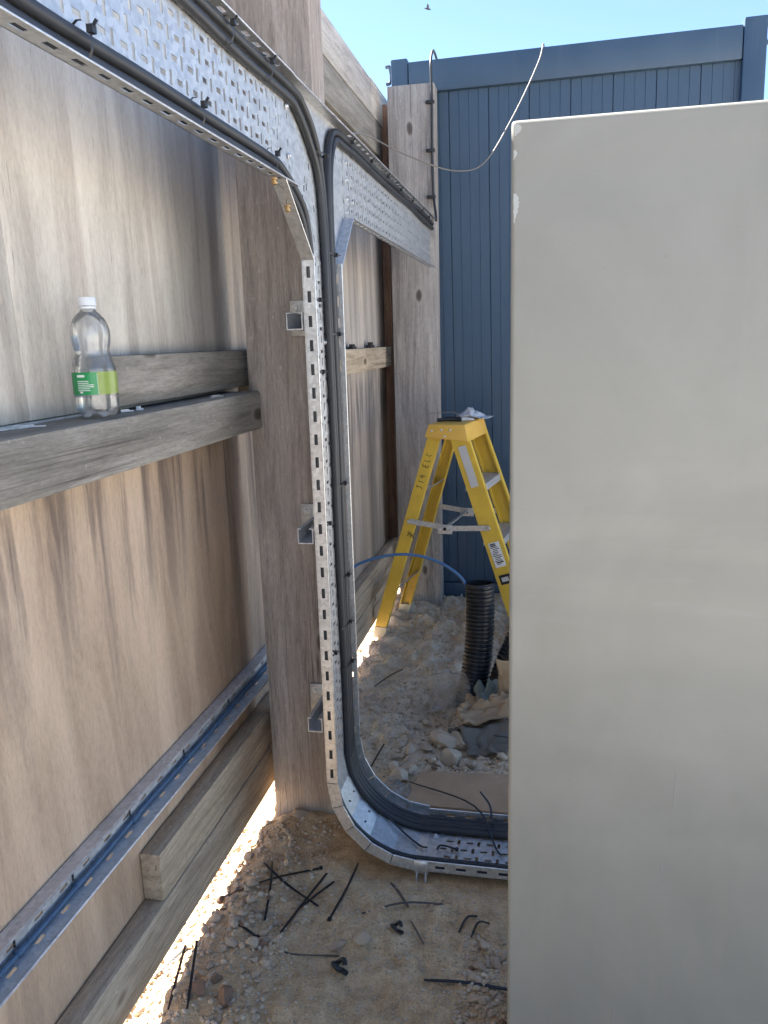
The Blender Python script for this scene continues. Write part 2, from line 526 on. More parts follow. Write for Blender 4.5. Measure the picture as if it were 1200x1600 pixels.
# ------------------------------------------------------------------ ground
def vnoise(x, y, seed):
    xi, yi = np.floor(x).astype(np.int64), np.floor(y).astype(np.int64)
    xf, yf = x - xi, y - yi
    u, v = xf * xf * (3 - 2 * xf), yf * yf * (3 - 2 * yf)
    def h(a, b):
        n = (a * 374761393 + b * 668265263 + seed * 974634777) & 0xFFFFFFFF
        n = ((n ^ (n >> 13)) * 1274126177) & 0xFFFFFFFF
        return ((n ^ (n >> 16)) & 0xFFFF) / 65535.0
    return (h(xi, yi) * (1 - u) + h(xi + 1, yi) * u) * (1 - v) + (h(xi, yi + 1) * (1 - u) + h(xi + 1, yi + 1) * u) * v

def fbm(x, y, f, o, seed):
    s, a = 0, 1
    for i in range(o):
        s = s + a * (vnoise(x * f + 31.7, y * f + 17.3, seed + i) - .5)
        a *= .5; f *= 2.03
    return s

def gz(x, y):
    x = np.asarray(x, float); y = np.asarray(y, float)
    near = np.clip(1 - np.maximum(np.abs(x + .4) - 1.5, 0) / 3, 0, 1) * np.clip(1 - np.maximum(np.abs(y - 2.4) - 2.6, 0) / 3, 0, 1)
    z = fbm(x, y, 3.2, 3, 1) * .030 + fbm(x, y, 22, 4, 5) * .014
    rough = np.clip((y - 2.25) / .3, 0, 1)
    rid = np.abs(fbm(x, y, 9, 4, 9))
    z = z + rough * (fbm(x, y, 13, 4, 13) * .042 - rid * .025 + .014)
    z = z + .020 * np.exp(-(((x + .68) / .10) ** 2 + ((y - 2.0) / .07) ** 2))          # heap at the post
    z = z - .085 * np.exp(-(((x + .42) / .085) ** 2 + ((y - 2.80) / .12) ** 2))         # dug hole
    z = z - .02 * np.exp(-(((x + .28) / .12) ** 2 + ((y - 2.86) / .12) ** 2)) * rough
    flat = np.exp(-((np.clip(np.abs(x + .1) - .36, 0, None) / .05) ** 2 + (np.clip(np.abs(y - 1.97) - .14, 0, None) / .06) ** 2))
    z = z * (1 - flat) + (-.018) * flat                                              # under the tray
    z = z - .02 * np.exp(-((x + .87) / .05) ** 2)                                       # worn gap below the fence
    return z * near

def g(x, y):
    return float(gz(x, y))

def ground():
    def lines(a, b, step, far):
        mid = list(np.arange(a, b + 1e-6, step))
        lo, hi, s = [], [], step
        p = a
        while p > -far:
            s *= 1.35; p -= s; lo.append(p)
        p, s = b, step
        while p < far:
            s *= 1.35; p += s; hi.append(p)
        return np.array(lo[::-1] + mid + hi)
    xs, ys = lines(-1.15, .02, .0062, 400), lines(1.15, 4.15, .0075, 400)
    X, Y = np.meshgrid(xs, ys)
    Z = gz(X, Y)
    nx, ny = len(xs), len(ys)
    co = np.stack([X.ravel(), Y.ravel(), Z.ravel()], 1)
    i = np.arange(nx * ny).reshape(ny, nx)
    q = np.stack([i[:-1, :-1], i[:-1, 1:], i[1:, 1:], i[1:, :-1]], -1).reshape(-1, 4)
    me = bpy.data.meshes.new('ground')
    me.vertices.add(len(co)); me.vertices.foreach_set('co', co.ravel())
    me.loops.add(q.size); me.loops.foreach_set('vertex_index', q.ravel().astype(np.int32))
    me.polygons.add(len(q)); me.polygons.foreach_set('loop_start', np.arange(0, q.size, 4, dtype=np.int32))
    me.polygons.foreach_set('use_smooth', np.ones(len(q), bool))
    me.update(calc_edges=True); me.validate()
    me.materials.append(MAT['soil'])
    tag(link('ground', me), 'bare sandy soil with grey rubble towards the blue cabin', None, None, 'structure')
ground()

# ------------------------------------------------------------------ fence
XP = -.87
fence = empty('timber_fence', (XP, 2.03, 0), 'weathered plywood and timber site fence with two thick posts', 'fence')
def fbox(name, mat, x0, x1, y0, y1, z0, z1, bev=.003, label=None, parent=None):
    o = MB().box(x0, x1, y0, y1, z0, z1).build(name, MAT[mat], parent or fence, bevel=bev)
    if label: o['label'] = label
    return o
def sheet(y0b, y1b, y0t, y1t, z0, z1, mat, x1=XP):
    x0 = x1 - .012
    MB().hexa([(x0, y0b, z0), (x1, y0b, z0), (x1, y1b, z0), (x0, y1b, z0)],
              [(x0, y0t, z1), (x1, y0t, z1), (x1, y1t, z1), (x0, y1t, z1)]).build('plywood_sheet', MAT[mat], fence, bevel=.0008, seg=1)
FT = 2.60
sheet(-.41, 1.206, -.41, 1.155, 1.283, FT, 'ply_near')
sheet(1.2075, 2.12, 1.1565, 2.12, 1.283, FT, 'ply_near')
sheet(-.41, 2.12, -.41, 2.12, .09, 1.281, 'ply_near')
sheet(2.123, 3.33, 2.123, 3.33, .09, FT - .02, 'ply_far')
sheet(3.333, 4.55, 3.333, 4.55, .09, FT - .02, 'ply_far')
fbox('rail', 'rail', -.93, -.8825, -.41, 4.5, 1.20, 1.37)  # unseen backing rail, added outside to block sun through the sheet joint
fbox('batten', 'rail', -.93, -.8825, 1.10, 1.27, 1.375, 2.5)  # unseen outer batten, added to stop light leaking through the upright joint
fbox('batten', 'rail', -.93, -.8825, 3.29, 3.37, 1.375, 2.5)  # this and the next: unseen, added to close a light gap between sheets
fbox('batten', 'rail', -.93, -.8825, 3.29, 3.37, .1, 1.195)
fbox('post', 'post', -.792, -.578, 2.03, 2.145, -.3, 2.95, .005)
fbox('post', 'post_far', -.786, -.559, 4.06, 4.17, -.3, 2.588, .004)
fbox('post', 'post', -.792, -.578, -.50, -.385, -.3, 2.95, .005)
# front rail ends in a rounded nose on the post; rear rail sits behind it
fbox('rail', 'rail', -.868, -.757, -.384, 2.026, 1.178, 1.278, .009)
fbox('rail', 'rail', -.868, -.822, 1.39, 2.3, 1.288, 1.386, .004)
fbox('gravel_board', 'gravel_board', -.868, -.818, -.384, 2.35, .075, .197, .004)
fbox('gravel_board', 'gravel_board', -.868, -.820, 1.395, 2.35, .2, .314, .004)
fbox('gravel_board', 'gravel_board', -.868, -.818, 2.353, 4.5, .06, .185, .004)
fbox('gravel_board', 'gravel_board', -.868, -.821, 2.353, 4.5, .187, .318, .004)
fbox('rail', 'gravel_board', -.868, -.832, 2.15, 4.238, 1.266, 1.368, .003)
fbox('batten', 'batten', -.868, -.826, 4.24, 4.37, .08, 2.56, .003)
fbox('top_board', 'cap_board', -.8685, -.846, 2.15, 3.97, 2.452, 2.604, .003)
fbox('top_board', 'cap_board', -.8685, -.846, 3.973, 4.50, 2.452, 2.612, .003)
fbox('top_board', 'rail', -.8685, -.850, 2.15, 4.238, 2.30, 2.449, .003)
fbox('top_board', 'cap_board', -.8685, -.846, -.384, 2.03, 2.452, 2.604, .003)

# ------------------------------------------------------------------ blue cabin
YC = 4.2
cab = empty('steel_cabin', (.08, YC, 0), 'dark blue steel cabin with vertical ribbed cladding behind the fence post', 'cabin')
MB().box(-.74, .90, YC + .012, 6.4, -.04, 2.70).build('body', MAT['container_dark'], cab, bevel=.004)
pw = .0478
x = -.70
pm = MB().box(0, pw - .0006, 0, .014, 0, 2.50)
pme = pm.mesh('cladding_panel', MAT['container'], 40, .0006, 1)
k = 0
while x < .82:
    o = link('cladding_panel', pme, cab)
    o.location = Vector((x, YC + (.0 if k % 2 else .0012), .095)) - cab.location
    x += pw + (.003 if k % 4 == 3 else 0)
    k += 1
MB().box(-.70, .826, YC - .03, YC + .03, 2.592, 2.735).build('top_rail', MAT['container'], cab, bevel=.008)
MB().box(-.70, .826, YC - .012, YC + .03, -.055, .090).build('bottom_rail', MAT['container'], cab, bevel=.006)
MB().box(.828, .927, YC - .035, YC + .08, -.055, 2.762).build('corner_post', MAT['container'], cab, bevel=.008)
MB().box(-.785, -.702, YC - .035, YC + .08, -.055, 2.752).build('corner_post', MAT['container'], cab, bevel=.008)
for x0 in (.945, -.80):
    MB().tube(smooth_path([(x0 - .02, YC + .02, 2.66), (x0, YC + .02, 2.665), (x0 + .006, YC + .02, 2.70), (x0, YC + .02, 2.735), (x0 - .02, YC + .02, 2.738)], 5), .009, 8).build('lifting_lug', MAT['container'], cab, smooth=60)
for x0, z0 in ((-.49, .02), (-.47, -.01), (-.2, .025)):
    MB().lathe([(.007, 0), (.007, .005), (.004, .008)], (0, 0, 0), 10).build('bolt', MAT['alu'], cab, smooth=40, local=True)
    b = cab.children[-1] if False else [c for c in cab.children if c.name.startswith('bolt')][-1]
    b.location = Vector((x0, YC - .012, z0)) - cab.location
    b.rotation_euler = (rad(90), 0, 0)

cab.rotation_euler = (0, rad(-.6), 0)
cab.location.x += .028
cab.location.z -= .006
# ------------------------------------------------------------------ grey cabinet in the foreground
CX, CY0, CZ = -.0565, 1.17, 1.686
kiosk = empty('equipment_cabinet', (.45, 1.33, 0), 'tall plain grey-beige equipment cabinet with chipped top corner, in the right foreground', 'cabinet')
MB().box(CX, 1.0, CY0, 1.50, -.03, CZ).build('shell', MAT['cabinet'], kiosk, bevel=.007, seg=3)
def flake(pts, y=CY0 - .0006):
    m = MB()
    n = len(pts)
    m.add([(a, y, b) for a, b in pts] + [(a, y + .0016, b) for a, b in pts], [tuple(range(n))] + [(i, i + n, (i + 1) % n + n, (i + 1) % n) for i in range(n)])
    return m
def jag(x0, x1, z0, z1, n=16, seed=1):
    r = random.Random(seed)
    L = [(x0 + r.uniform(0, .0012), z0 + (z1 - z0) * i / n) for i in range(n + 1)]
    Rr = [(x0 + (x1 - x0) * (.25 + .75 * math.sin(math.pi * min(1, .12 + i / n)) * r.uniform(.55, 1)), z1 - (z1 - z0) * i / n) for i in range(n + 1)]
    return L + Rr
for i, (a, b, c, d) in enumerate([(CX + .004, CX + .016, CZ - .020, CZ - .006), (CX + .003, CX + .009, CZ - .050, CZ - .038), (CX + .003, CX + .013, CZ - .132, CZ - .094)]):
    flake(jag(a, b, c, d, 16, i + 3)).build('paint_chip', MAT['chip'], kiosk)
for i, pts in enumerate([[(.199, .742), (.1985, .70), (.198, .672), (.201, .664)], [(.186, .58), (.185, .545), (.179, .532), (.174, .529)], [(.122, .30), (.120, .25), (.123, .21)]]):
    P = smooth_path([(a, CY0 - .0002, b) for a, b in pts], 5)
    m = MB()
    for p, q in zip(P[:-1], P[1:]):
        m.bar(p, q, .0005, .0006, (0, 1, 0))
    m.build('scratch', MAT['scratch'], kiosk)

# ------------------------------------------------------------------ perforated cable tray
XB, XL = -.57, -.54          # back sheet, front lip
ZB, ZT = 1.733, 1.955        # run along the fence
YN, YF = 1.845, 2.10         # drop at the near post
T = .0016
PER = .056
tray = empty('cable_tray', (XB, 1.97, 0), 'galvanised perforated cable tray along the fence, teeing down a post to the ground', 'cable tray')

def perf_rows(w, h, nrow, u0=.02, margin=.018):
    rows = []
    pitch = (h - 2 * margin) / nrow
    for r in range(nrow):
        va = margin + pitch * r + .0008
        vb = va + pitch - .0016
        vc = (va + vb) / 2
        hs, u = [], u0 + (PER / 4 if r % 2 else 0)
        while u < w - .03:
            hs.append((u, u + .0185, vc - .0042, vc + .0042))
            hs.append((u + .0305, u + .0385, max(va, vc - .0105), min(vb, vc + .0105)))
            u += PER
        rows.append((va, vb, hs))
    return rows
def slot_row(w, h, u0=.02, ln=.026, wd=.009):
    hs, u = [], u0
    while u < w - ln - .01:
        hs.append((u, u + ln, h / 2 - wd / 2, h / 2 + wd / 2)); u += PER
    return [(h / 2 - wd / 2 - .001, h / 2 + wd / 2 + .001, hs)]
def lip(name, p, q, parent, t=.0032):
    MB().tube([p, q], t * .62, 8).build(name, MAT['galv_bright'], parent, smooth=60)

def run_y(y0, y1, xoff=0.):
    w = y1 - y0
    b = MB().plate((XB + xoff, y0, ZB), (0, 1, 0), (0, 0, 1), w, ZT - ZB, T, perf_rows(w, ZT - ZB, 6)).build('back_sheet', MAT['galv'], tray)
    fl = MB().plate((XB + xoff, y0, ZB - T), (1, 0, 0), (0, 1, 0), XL - XB, w, T, []) if False else None
    MB().plate((XB + xoff, y1, ZB), (0, -1, 0), (1, 0, 0), w, XL - XB, T, slot_row(w, XL - XB)).build('flange', MAT['galv'], tray)
    MB().plate((XB + xoff, y0, ZT), (0, 1, 0), (1, 0, 0), w, XL - XB, -T, slot_row(w, XL - XB)).build('flange', MAT['galv'], tray)
    lip('lip', (XL + xoff, y0, ZB), (XL + xoff, y1, ZB), tray)
    lip('lip', (XL + xoff, y0, ZT), (XL + xoff, y1, ZT), tray)
run_y(-.42, 1.757, .0018)
run_y(2.262, 3.905, .0018)
# tee
m = MB()
w = 2.30 - 1.655
holes = []
for va in (.045, .095, .150, .195):
    holes.append((va - .008, va + .008, [(.125, .132, va - .006, va + .006), (.60, .607, va - .005, va + .007)] if va != .150 else [(.125, .132, va - .006, va + .006), (.535, .542, va - .006, va + .006), (.60, .607, va - .005, va + .007)]))
m.plate((XB, 1.655, ZB), (0, 1, 0), (0, 0, 1), w, ZT - ZB, T, holes)
nz = 1.588
m.hexa([(XB, YN, nz), (XB + T, YN, nz), (XB + T, YF, nz), (XB, YF, nz)], [(XB, 1.672, ZB), (XB + T, 1.672, ZB), (XB + T, 2.247, ZB), (XB, 2.247, ZB)])
m.build('tee_sheet', MAT['galv'], tray)
MB().plate((XB, 1.757, ZT - .0005), (0, 1, 0), (1, 0, 0), 2.262 - 1.757, XL - XB, -T, []).build('flange', MAT['galv'], tray)
lip('lip', (XL, 1.757, ZT), (XL, 2.262, ZT), tray)
for (ya, za, yb, zb) in ((1.665, ZB, YN, nz), (2.25, ZB, YF, nz)):
    MB().bar(((XB + XL) / 2, ya, za), ((XB + XL) / 2, yb, zb), XL - XB, T, (0, zb - za, ya - yb)).build('gusset', MAT['galv_bright'], tray)
    lip('lip', (XL, ya, za), (XL, yb, zb), tray)
# raised dark strips on the tee, painting the shade of slot holes
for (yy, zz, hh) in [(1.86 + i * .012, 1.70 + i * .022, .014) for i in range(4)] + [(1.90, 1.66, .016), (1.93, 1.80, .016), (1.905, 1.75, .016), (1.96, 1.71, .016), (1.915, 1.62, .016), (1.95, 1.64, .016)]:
    MB().box(XB + T, XB + T + .0006, yy, yy + .0035, zz, zz + hh).build('slot_shade_strip', MAT['ink'], tray)
# drop
zb0, zt0 = .245, nz + .012
hgt = zt0 - zb0
MB().plate((XB + .0018, YF, zb0), (0, 0, 1), (0, -1, 0), hgt, YF - YN, T, perf_rows(hgt, YF - YN, 7)).build('back_sheet', MAT['galv'], tray)
MB().plate((XL, YN, zb0), (0, 0, 1), (-1, 0, 0), hgt, XL - XB, -T, slot_row(hgt, XL - XB, .015)).build('flange', MAT['galv_bright'], tray)
MB().plate((XL, YF, zb0), (0, 0, 1), (-1, 0, 0), hgt, XL - XB, T, slot_row(hgt, XL - XB, .015)).build('flange', MAT['galv'], tray)
lip('lip', (XL, YN, zb0), (XL, YN, zt0), tray)
lip('lip', (XL, YF, zb0), (XL, YF, zt0), tray)
# bend: five flat facets
ZH, HL = .006, .038
RB = zb0 - ZH
cxb, czb = XB + RB, zb0
NB = 5
def bp(i, r):
    an = math.pi + (math.pi / 2) * i / NB
    return cxb + r * math.cos(an), czb + r * math.sin(an)
for i in range(NB):
    (xa, za), (xb_, zb_) = bp(i, RB), bp(i + 1, RB)
    (xc, zc), (xd, zd) = bp(i, RB - .032), bp(i + 1, RB - .032)
    na = Vector((xc - xa, 0, zc - za)).normalized() * (T + (.0012 if i % 2 else 0))
    nb = Vector((xd - xb_, 0, zd - zb_)).normalized() * (T + (.0012 if i % 2 else 0))
    o = MB().hexa([(xa, YN, za), (xa, YF, za), (xb_, YF, zb_), (xb_, YN, zb_)],
                  [(xa + na.x, YN, za + na.z), (xa + na.x, YF, za + na.z), (xb_ + nb.x, YF, zb_ + nb.z), (xb_ + nb.x, YN, zb_ + nb.z)]).build('bend_facet', MAT['galv'], tray)
    for yy, s in ((YN, -1), (YF, 1)):
        e = .04
        A = [Vector((xa, yy, za)), Vector((xb_, yy, zb_)), Vector((xd, yy, zd)), Vector((xc, yy, zc))]
        c = sum(A, Vector()) / 4
        A = [c + (p - c) * .965 for p in A]
        off = Vector((0, s * .0022, 0))
        MB().hexa(A, [p + off for p in A]).build('bend_flange', MAT['galv_bright'], tray)
        MB().tube([A[2] + off / 2, A[3] + off / 2], .002, 8).build('lip', MAT['galv_bright'], tray, smooth=60)
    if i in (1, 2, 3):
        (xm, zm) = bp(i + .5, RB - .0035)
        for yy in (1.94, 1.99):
            MB().bar((xm - .003, yy, zm - .0), (xm + .009, yy, zm - .004), .006, .0008, (-na.x, 0, -na.z)).build('slot_shade_strip', MAT['ink'], tray)  # dark strip painting the shade of a bend slot, no hole cut
# horizontal run
hw = .75 - cxb
MB().plate((cxb, YN, ZH), (1, 0, 0), (0, 1, 0), hw, YF - YN - .012, T, perf_rows(hw, YF - YN - .012, 6, .05)).build('back_sheet', MAT['galv'], tray)
MB().plate((cxb, YN, ZH), (1, 0, 0), (0, 0, 1), hw, .032, -T, slot_row(hw, .032, .05)).build('flange', MAT['galv_bright'], tray)
MB().plate((cxb, YF - .012, ZH), (1, 0, 0), (0, 0, 1), hw, .032, T, slot_row(hw, .032, .05)).build('flange', MAT['galv_bright'], tray)
lip('lip', (cxb, YN, ZH + .032), (cxb + hw, YN, ZH + .032), tray)
lip('lip', (cxb, YF - .012, ZH + .032), (cxb + hw, YF - .012, ZH + .032), tray)
MB().box(cxb - .03, cxb + .012, YN + .02, YF - .03, ZH + T + .0006, ZH + T + .0022).build('joint_plate', MAT['galv_bright'], tray)
MB().box(cxb - .006, cxb + .032, YN - .0045, YN - .002, ZH - .004, ZH + .034).build('joint_plate', MAT['galv_bright'], tray, bevel=.001, seg=1)
for xx in (cxb + .002, cxb + .026):
    MB().tube([(xx, YN - .004, ZH + .002), (xx - .002, YN - .012, -.02), (xx - .006, YN - .02, -.06)], .0035, 8).build('prong', MAT['alu'], tray, smooth=60)
for xx, yy in ((cxb + .03, 2.0), (cxb + .03, 1.90)):
    MB().lathe([(.009, 0), (.009, .0015), (.006, .0025), (.005, .006), (.002, .0075)], (xx, yy, ZH + T + .0005), 14).build('bolt', MAT['alu'], tray, smooth=40)
# bolts on the far joint and on the tee
bolt_me = None
for (yy, zz) in [(2.285, 1.93), (2.285, 1.885), (2.285, 1.84), (2.285, 1.79), (2.285, 1.755), (1.775, 1.80), (1.775, 1.90), (2.35, 1.79), (2.02, 1.63), (2.0, 1.40)]:
    bm_ = MB().lathe([(.0065, 0), (.0065, .0012), (.0048, .002), (.004, .005), (.0016, .006)], (0, 0, 0), 12)
    if bolt_me is None: bolt_me = bm_.mesh('bolt', MAT['alu'], 40)
    o = link('bolt', bolt_me, tray)
    o.location = Vector((XB + .0036, yy, zz)) - tray.location
    o.rotation_euler = (0, rad(90), 0)
# brass earth studs and bonding link
for (yy, zz) in ((1.635, ZB - .004), (1.712, 1.688), (2.262, ZB - .004)):
    MB().lathe([(.0068, 0), (.0068, -.0035), (.004, -.004), (.004, -.008), (.0062, -.0085), (.006, -.012), (.002, -.014)], (XB + .016, yy, zz), 10).build('earth_stud', MAT['brass'], tray, smooth=35)
MB().tube(smooth_path([(XB + .016, 1.638, ZB - .010), (XB + .018, 1.665, ZB - .012), (XB + .018, 1.70, ZB - .022), (XB + .016, 1.713, 1.685)], 6), .0022, 8).build('earth_link', MAT['wire'], tray, smooth=60)

# cantilever arms on the post that hold the drop
for i, zc in enumerate((1.452, .916, .39)):
    arm = empty('cantilever_arm', (-.607, 2.03, zc), ['short galvanised channel arm high on the near post', 'short galvanised channel arm at mid height of the near post', 'short galvanised channel arm low on the near post, its end open'][i], 'bracket', 'channel arms on the near post')
    x0, x1, z0, z1, ya, yb = -.628, -.587, zc - .0205, zc + .0205, 1.885, 2.022
    m = MB()
    tt = .0026
    m.box(x0, x0 + tt, ya, yb, z0, z1); m.box(x1 - tt, x1, ya, yb, z0, z1)
    m.box(x0 + tt, x1 - tt, ya, yb, z0, z0 + tt)
    m.box(x0 + tt, x0 + .010, ya, yb, z1 - tt, z1); m.box(x1 - .010, x1 - tt, ya, yb, z1 - tt, z1)
    m.build('channel', MAT['strut'], arm)
    pl = MB().box(-.662, -.585, 2.022, 2.0285, zc - .035, zc + .055).build('base_plate', MAT['zinc'], arm, bevel=.0015, seg=1)
    b = MB().lathe([(.012, 0), (.012, .002), (.0075, .0025), (.0065, .009), (.003, .011)], (0, 0, 0), 12).build('bolt', MAT['zinc'], pl, smooth=40, local=True)
    b.location = Vector((-.645, 2.0215, zc + .036)) - arm.location
    b.rotation_euler = (rad(90), 0, 0)
    b2 = MB().lathe([(.010, 0), (.010, .003), (.006, .0035), (.005, .010)], (0, 0, 0), 6).build('bolt', MAT['alu'], arm, smooth=30, local=True)
    b2.location = Vector((-.607, 2.0, z0 + tt)) - arm.location

# low tray on the fence
low = empty('slotted_channel', (XP, 1.2, .43), 'slotted galvanised channel fixed low along the plywood fence', 'channel')
xb, xl, xt, z0, z1, ya, yb = -.868, -.820, -.840, .408, .468, -.40, 2.5
w = yb - ya
def lowrow(w, h, f, ph):
    hs, u = [], ph
    while u < w - .04:
        hs.append((u, u + .024, h * f - .0035, h * f + .0035)); u += .075
    return [(h * f - .0045, h * f + .0045, hs)]
MB().plate((xb, ya, z0), (0, 1, 0), (0, 0, 1), w, z1 - z0, .002, lowrow(w, z1 - z0, .36, .02)).build('back_sheet', MAT['strut'], low)
MB().plate((xb, yb, z0), (0, -1, 0), (1, 0, 0), w, xl - xb, .002, lowrow(w, xl - xb, .46, .035)).build('lower_flange', MAT['strut'], low)
MB().plate((xb, ya, z1), (0, 1, 0), (1, 0, 0), w, xt - xb, -.002, []).build('upper_flange', MAT['strut'], low)
MB().tube([(xt, ya, z1 - .001), (xt, yb, z1 - .001)], .0016, 6).build('rolled_edge', MAT['galv_bright'], low, smooth=60)
MB().tube([(xl, ya, z0 + .001), (xl, yb, z0 + .001)], .0030, 8).build('rolled_edge', MAT['galv_bright'], low, smooth=60)
P = [(xb + .0125 + .0012 * math.sin(k * 1.9), ya + .02 + k * .2, z0 + .0095 + .001 * math.sin(k * 2.3)) for k in range(15)]
bc = MB().tube(smooth_path(P, 6), .0050, 10).build('blue_cable', MAT['blue_dull'], None, smooth=60, base=P[0])
tag(bc, 'blue cable lying in the low slotted channel along the fence', 'cable')
for yy in (.98, 1.15, 1.36, 1.62, 1.9):
    MB().tube([(xb + .0125, yy, z0 + .0095), (xb + .0128, yy + .012, z0 + .0098), (xb + .0125, yy + .022, z0 + .0095)],   .0068, 10).build('cable_tie', MAT['blue_dull'], bc, smooth=60)
    MB().bar((xb + .006, yy + .006, z0 + .018), (xb + .004, yy + .008, z0 + .034), .004, .0016, (1, 0, 0)).build('cable_tie', MAT['tie'], bc)

# ------------------------------------------------------------------ cables in the tray
def bend_pts(y0, y1, z_in, rr, xoff=0., end=.75):
    """drop -> bend -> horizontal, hugging the tray at rr above the sheet"""
    P = []
    for i in range(0, 11):
        an = math.pi + (math.pi / 2) * i / 10
        P.append((cxb + (RB - rr) * math.cos(an), y0 + (y1 - y0) * i / 10, czb + (RB - rr) * math.sin(an)))
    P += [(cxb + .15, y1, ZH + rr), (cxb + .4, y1, ZH + rr), (end, y1, ZH + rr)]
    return P
def wob(i, a): return a * math.sin(i * 2.7 + a * 900)
def cable(name, label, pts, r, ties, mat='cable', group='black power cables in the tray'):
    path = smooth_path(pts, 8)
    o = MB().tube(path, r, 10).build(name, MAT[mat], None, smooth=60, base=tuple(path[0]))
    tag(o, label, 'cable', group)
    return o, path
RC = .0092
def low_cable(z, x, yv, dx, name_label):
    pts = [(x, -.38, z)]
    for i, yy in enumerate(np.arange(0, 1.5, .22)):
        pts.append((x + wob(i, .002), yy, z + wob(i + 3, .004)))
    pts += [(x, 1.60, z), (x, 1.70, z - .008), (x, yv - .05, z - .06), (x, yv - .012, z - .12), (x, yv, z - .22), (x, yv, 1.3), (x, yv + .003, .9), (x, yv, .5)]
    pts += bend_pts(yv, yv, .3, x - XB)
    return cable('power_cable', name_label, pts, RC, [])
c1, p1 = low_cable(ZB + .012, XB + .012, 1.860, 0, 'lower black cable lying on the bottom flange of the fence tray')
c2, p2 = low_cable(ZB + .033, XB + .0125, 1.879, 0, 'black cable lying just above the lowest one in the fence tray')
def top_cable(z, x, yv, ys, lab, jitter, xl=0., ye=2.035):
    pts = [(x, -.38, z)]
    for i, yy in enumerate(np.arange(0, ys - .1, .25)):
        pts.append((x + wob(i + jitter, .002), yy, z + wob(i + jitter, .004)))
    pts += [(x, ys, z), (x, ys + .07, z - .012), (x, ys + .15, z - .055), (x, yv - .025, z - .12), (x, yv, z - .24), (x, yv + .003, 1.50), (x + xl * .5, yv + .01, 1.2), (x + xl, (yv + ye) / 2, .85), (x + xl, ye, .5)]
    pts += bend_pts(ye, ye - .006, .3, x + xl - XB)
    return cable('power_cable', lab, pts, RC, [])
c3, p3 = top_cable(ZT - .016, XB + .0112, 2.022, 1.80, 'uppermost black cable running under the top lip of the near fence tray', 1, 0., 2.044)
c4, p4 = top_cable(ZT - .040, XB + .0112, 2.003, 1.76, 'second black cable from the top lip of the near fence tray', 4, 0., 2.026)
def far_cable(z, x, yv, lab, j):
    pts = [(x, 3.93, z - .005)]
    for i, yy in enumerate(np.arange(3.6, 2.4, -.3)):
        pts.append((x + wob(i + j, .002), yy, z + wob(i + j, .004)))
    pts += [(x, 2.25, z), (x, 2.16, z - .004), (x, yv + .045, z - .03), (x, yv + .012, z - .09), (x, yv, z - .2), (x, yv, 1.5), (x, yv + .004, 1.2), (x, yv + .005, .85), (x, yv, .5)]
    pts += bend_pts(yv, yv - .01, .3, x - XB)
    return cable('power_cable', lab, pts, RC, [])
c5, p5 = far_cable(ZT - .016, XB + .0112, 2.062, 'black cable coming from the far tray by the blue cabin and turning down', 2)
c6, p6 = far_cable(ZT - .036, XB + .0112, 2.080, 'outer black cable of the far tray, turning down beside the far flange', 5)
# cable ties as parts of the cables they hold
def tie_band(parent, c, ax, ru, rv, U, V):
    """flat band round a bundle: ellipse ru x rv in plane U,V"""
    c, U, V, ax = Vector(c), Vector(U), Vector(V), Vector(ax)
    n = 14
    m = MB()
    A, B = [], []
    for k in range(n):
        an = 2 * math.pi * k / n
        p = c + U * ru * math.cos(an) + V * rv * math.sin(an)
        A.append(p - ax * .0025); B.append(p + ax * .0025)
    m.add(A + B, [(k, (k + 1) % n, n + (k + 1) % n, n + k) for k in range(n)])
    h = c + U * ru * 1.0 + V * rv * .5
    m.bar(h - ax * .005, h + ax * .005, .009, .008, U)
    m.bar(h, h + U * .008 + V * .010, .004, .0018, ax)
    return m.build('cable_tie', MAT['tie'], parent)
Yd, Zd, Xd = Vector((0, 1, 0)), Vector((0, 0, 1)), Vector((1, 0, 0))
for yy in (.55, .95, 1.27, 1.62):
    tie_band(c2, (XB + .016, yy, ZB + .026), Yd, .015, .024, Xd, Zd)
for yy in (.9, 1.2, 1.42, 1.62):
    tie_band(c3, (XB + .016, yy, ZT - .028), Yd, .015, .024, Xd, Zd)
for yy in (2.30, 2.55, 2.8, 3.05, 3.3, 3.55, 3.75):
    tie_band(c6, (XB + .0112, yy, ZT - .026), Yd, .0125, .022, Xd, Zd)
tie_band(c3, (XB + .016, 1.965, ZT - .115), (Zd - Yd * .4).normalized(), .018, .03, Xd, Yd)
for zz in (1.62, 1.42, 1.02, .76, .62, .50):
    tie_band(c6, (XB + .0112, 2.052 + .003 * math.sin(zz * 40), zz), (Zd + Yd * .12 * math.sin(zz * 23)).normalized(), .0125, .044, Xd, Yd)
for zz in (1.50, 1.33, .95, .60):
    tie_band(c1, (XB + .014, 1.880, zz), Zd, .014, .022, Xd, Yd)

# loose grey wire slung from the cabin roof to the tray
P = smooth_path([(-.05, 4.24, 2.745), (-.055, 4.16, 2.735), (-.07, 4.12, 2.66), (-.13, 4.08, 2.52), (-.20, 4.05, 2.385), (-.28, 4.02, 2.25), (-.345, 4.0, 2.185), (-.42, 3.97, 2.168), (-.50, 3.93, 2.175), (-.60, 3.80, 2.195), (-.66, 3.55, 2.19), (-.66, 3.2, 2.15), (-.63, 2.8, 2.08), (-.60, 2.45, 2.0), (-.575, 2.25, 1.962)], 8)
tag(MB().tube(P, .0031, 8).build('slack_wire', MAT['wire'], None, smooth=60, base=tuple(P[0])), 'thin grey wire sagging from the cabin roof edge to the cable tray', 'wire')

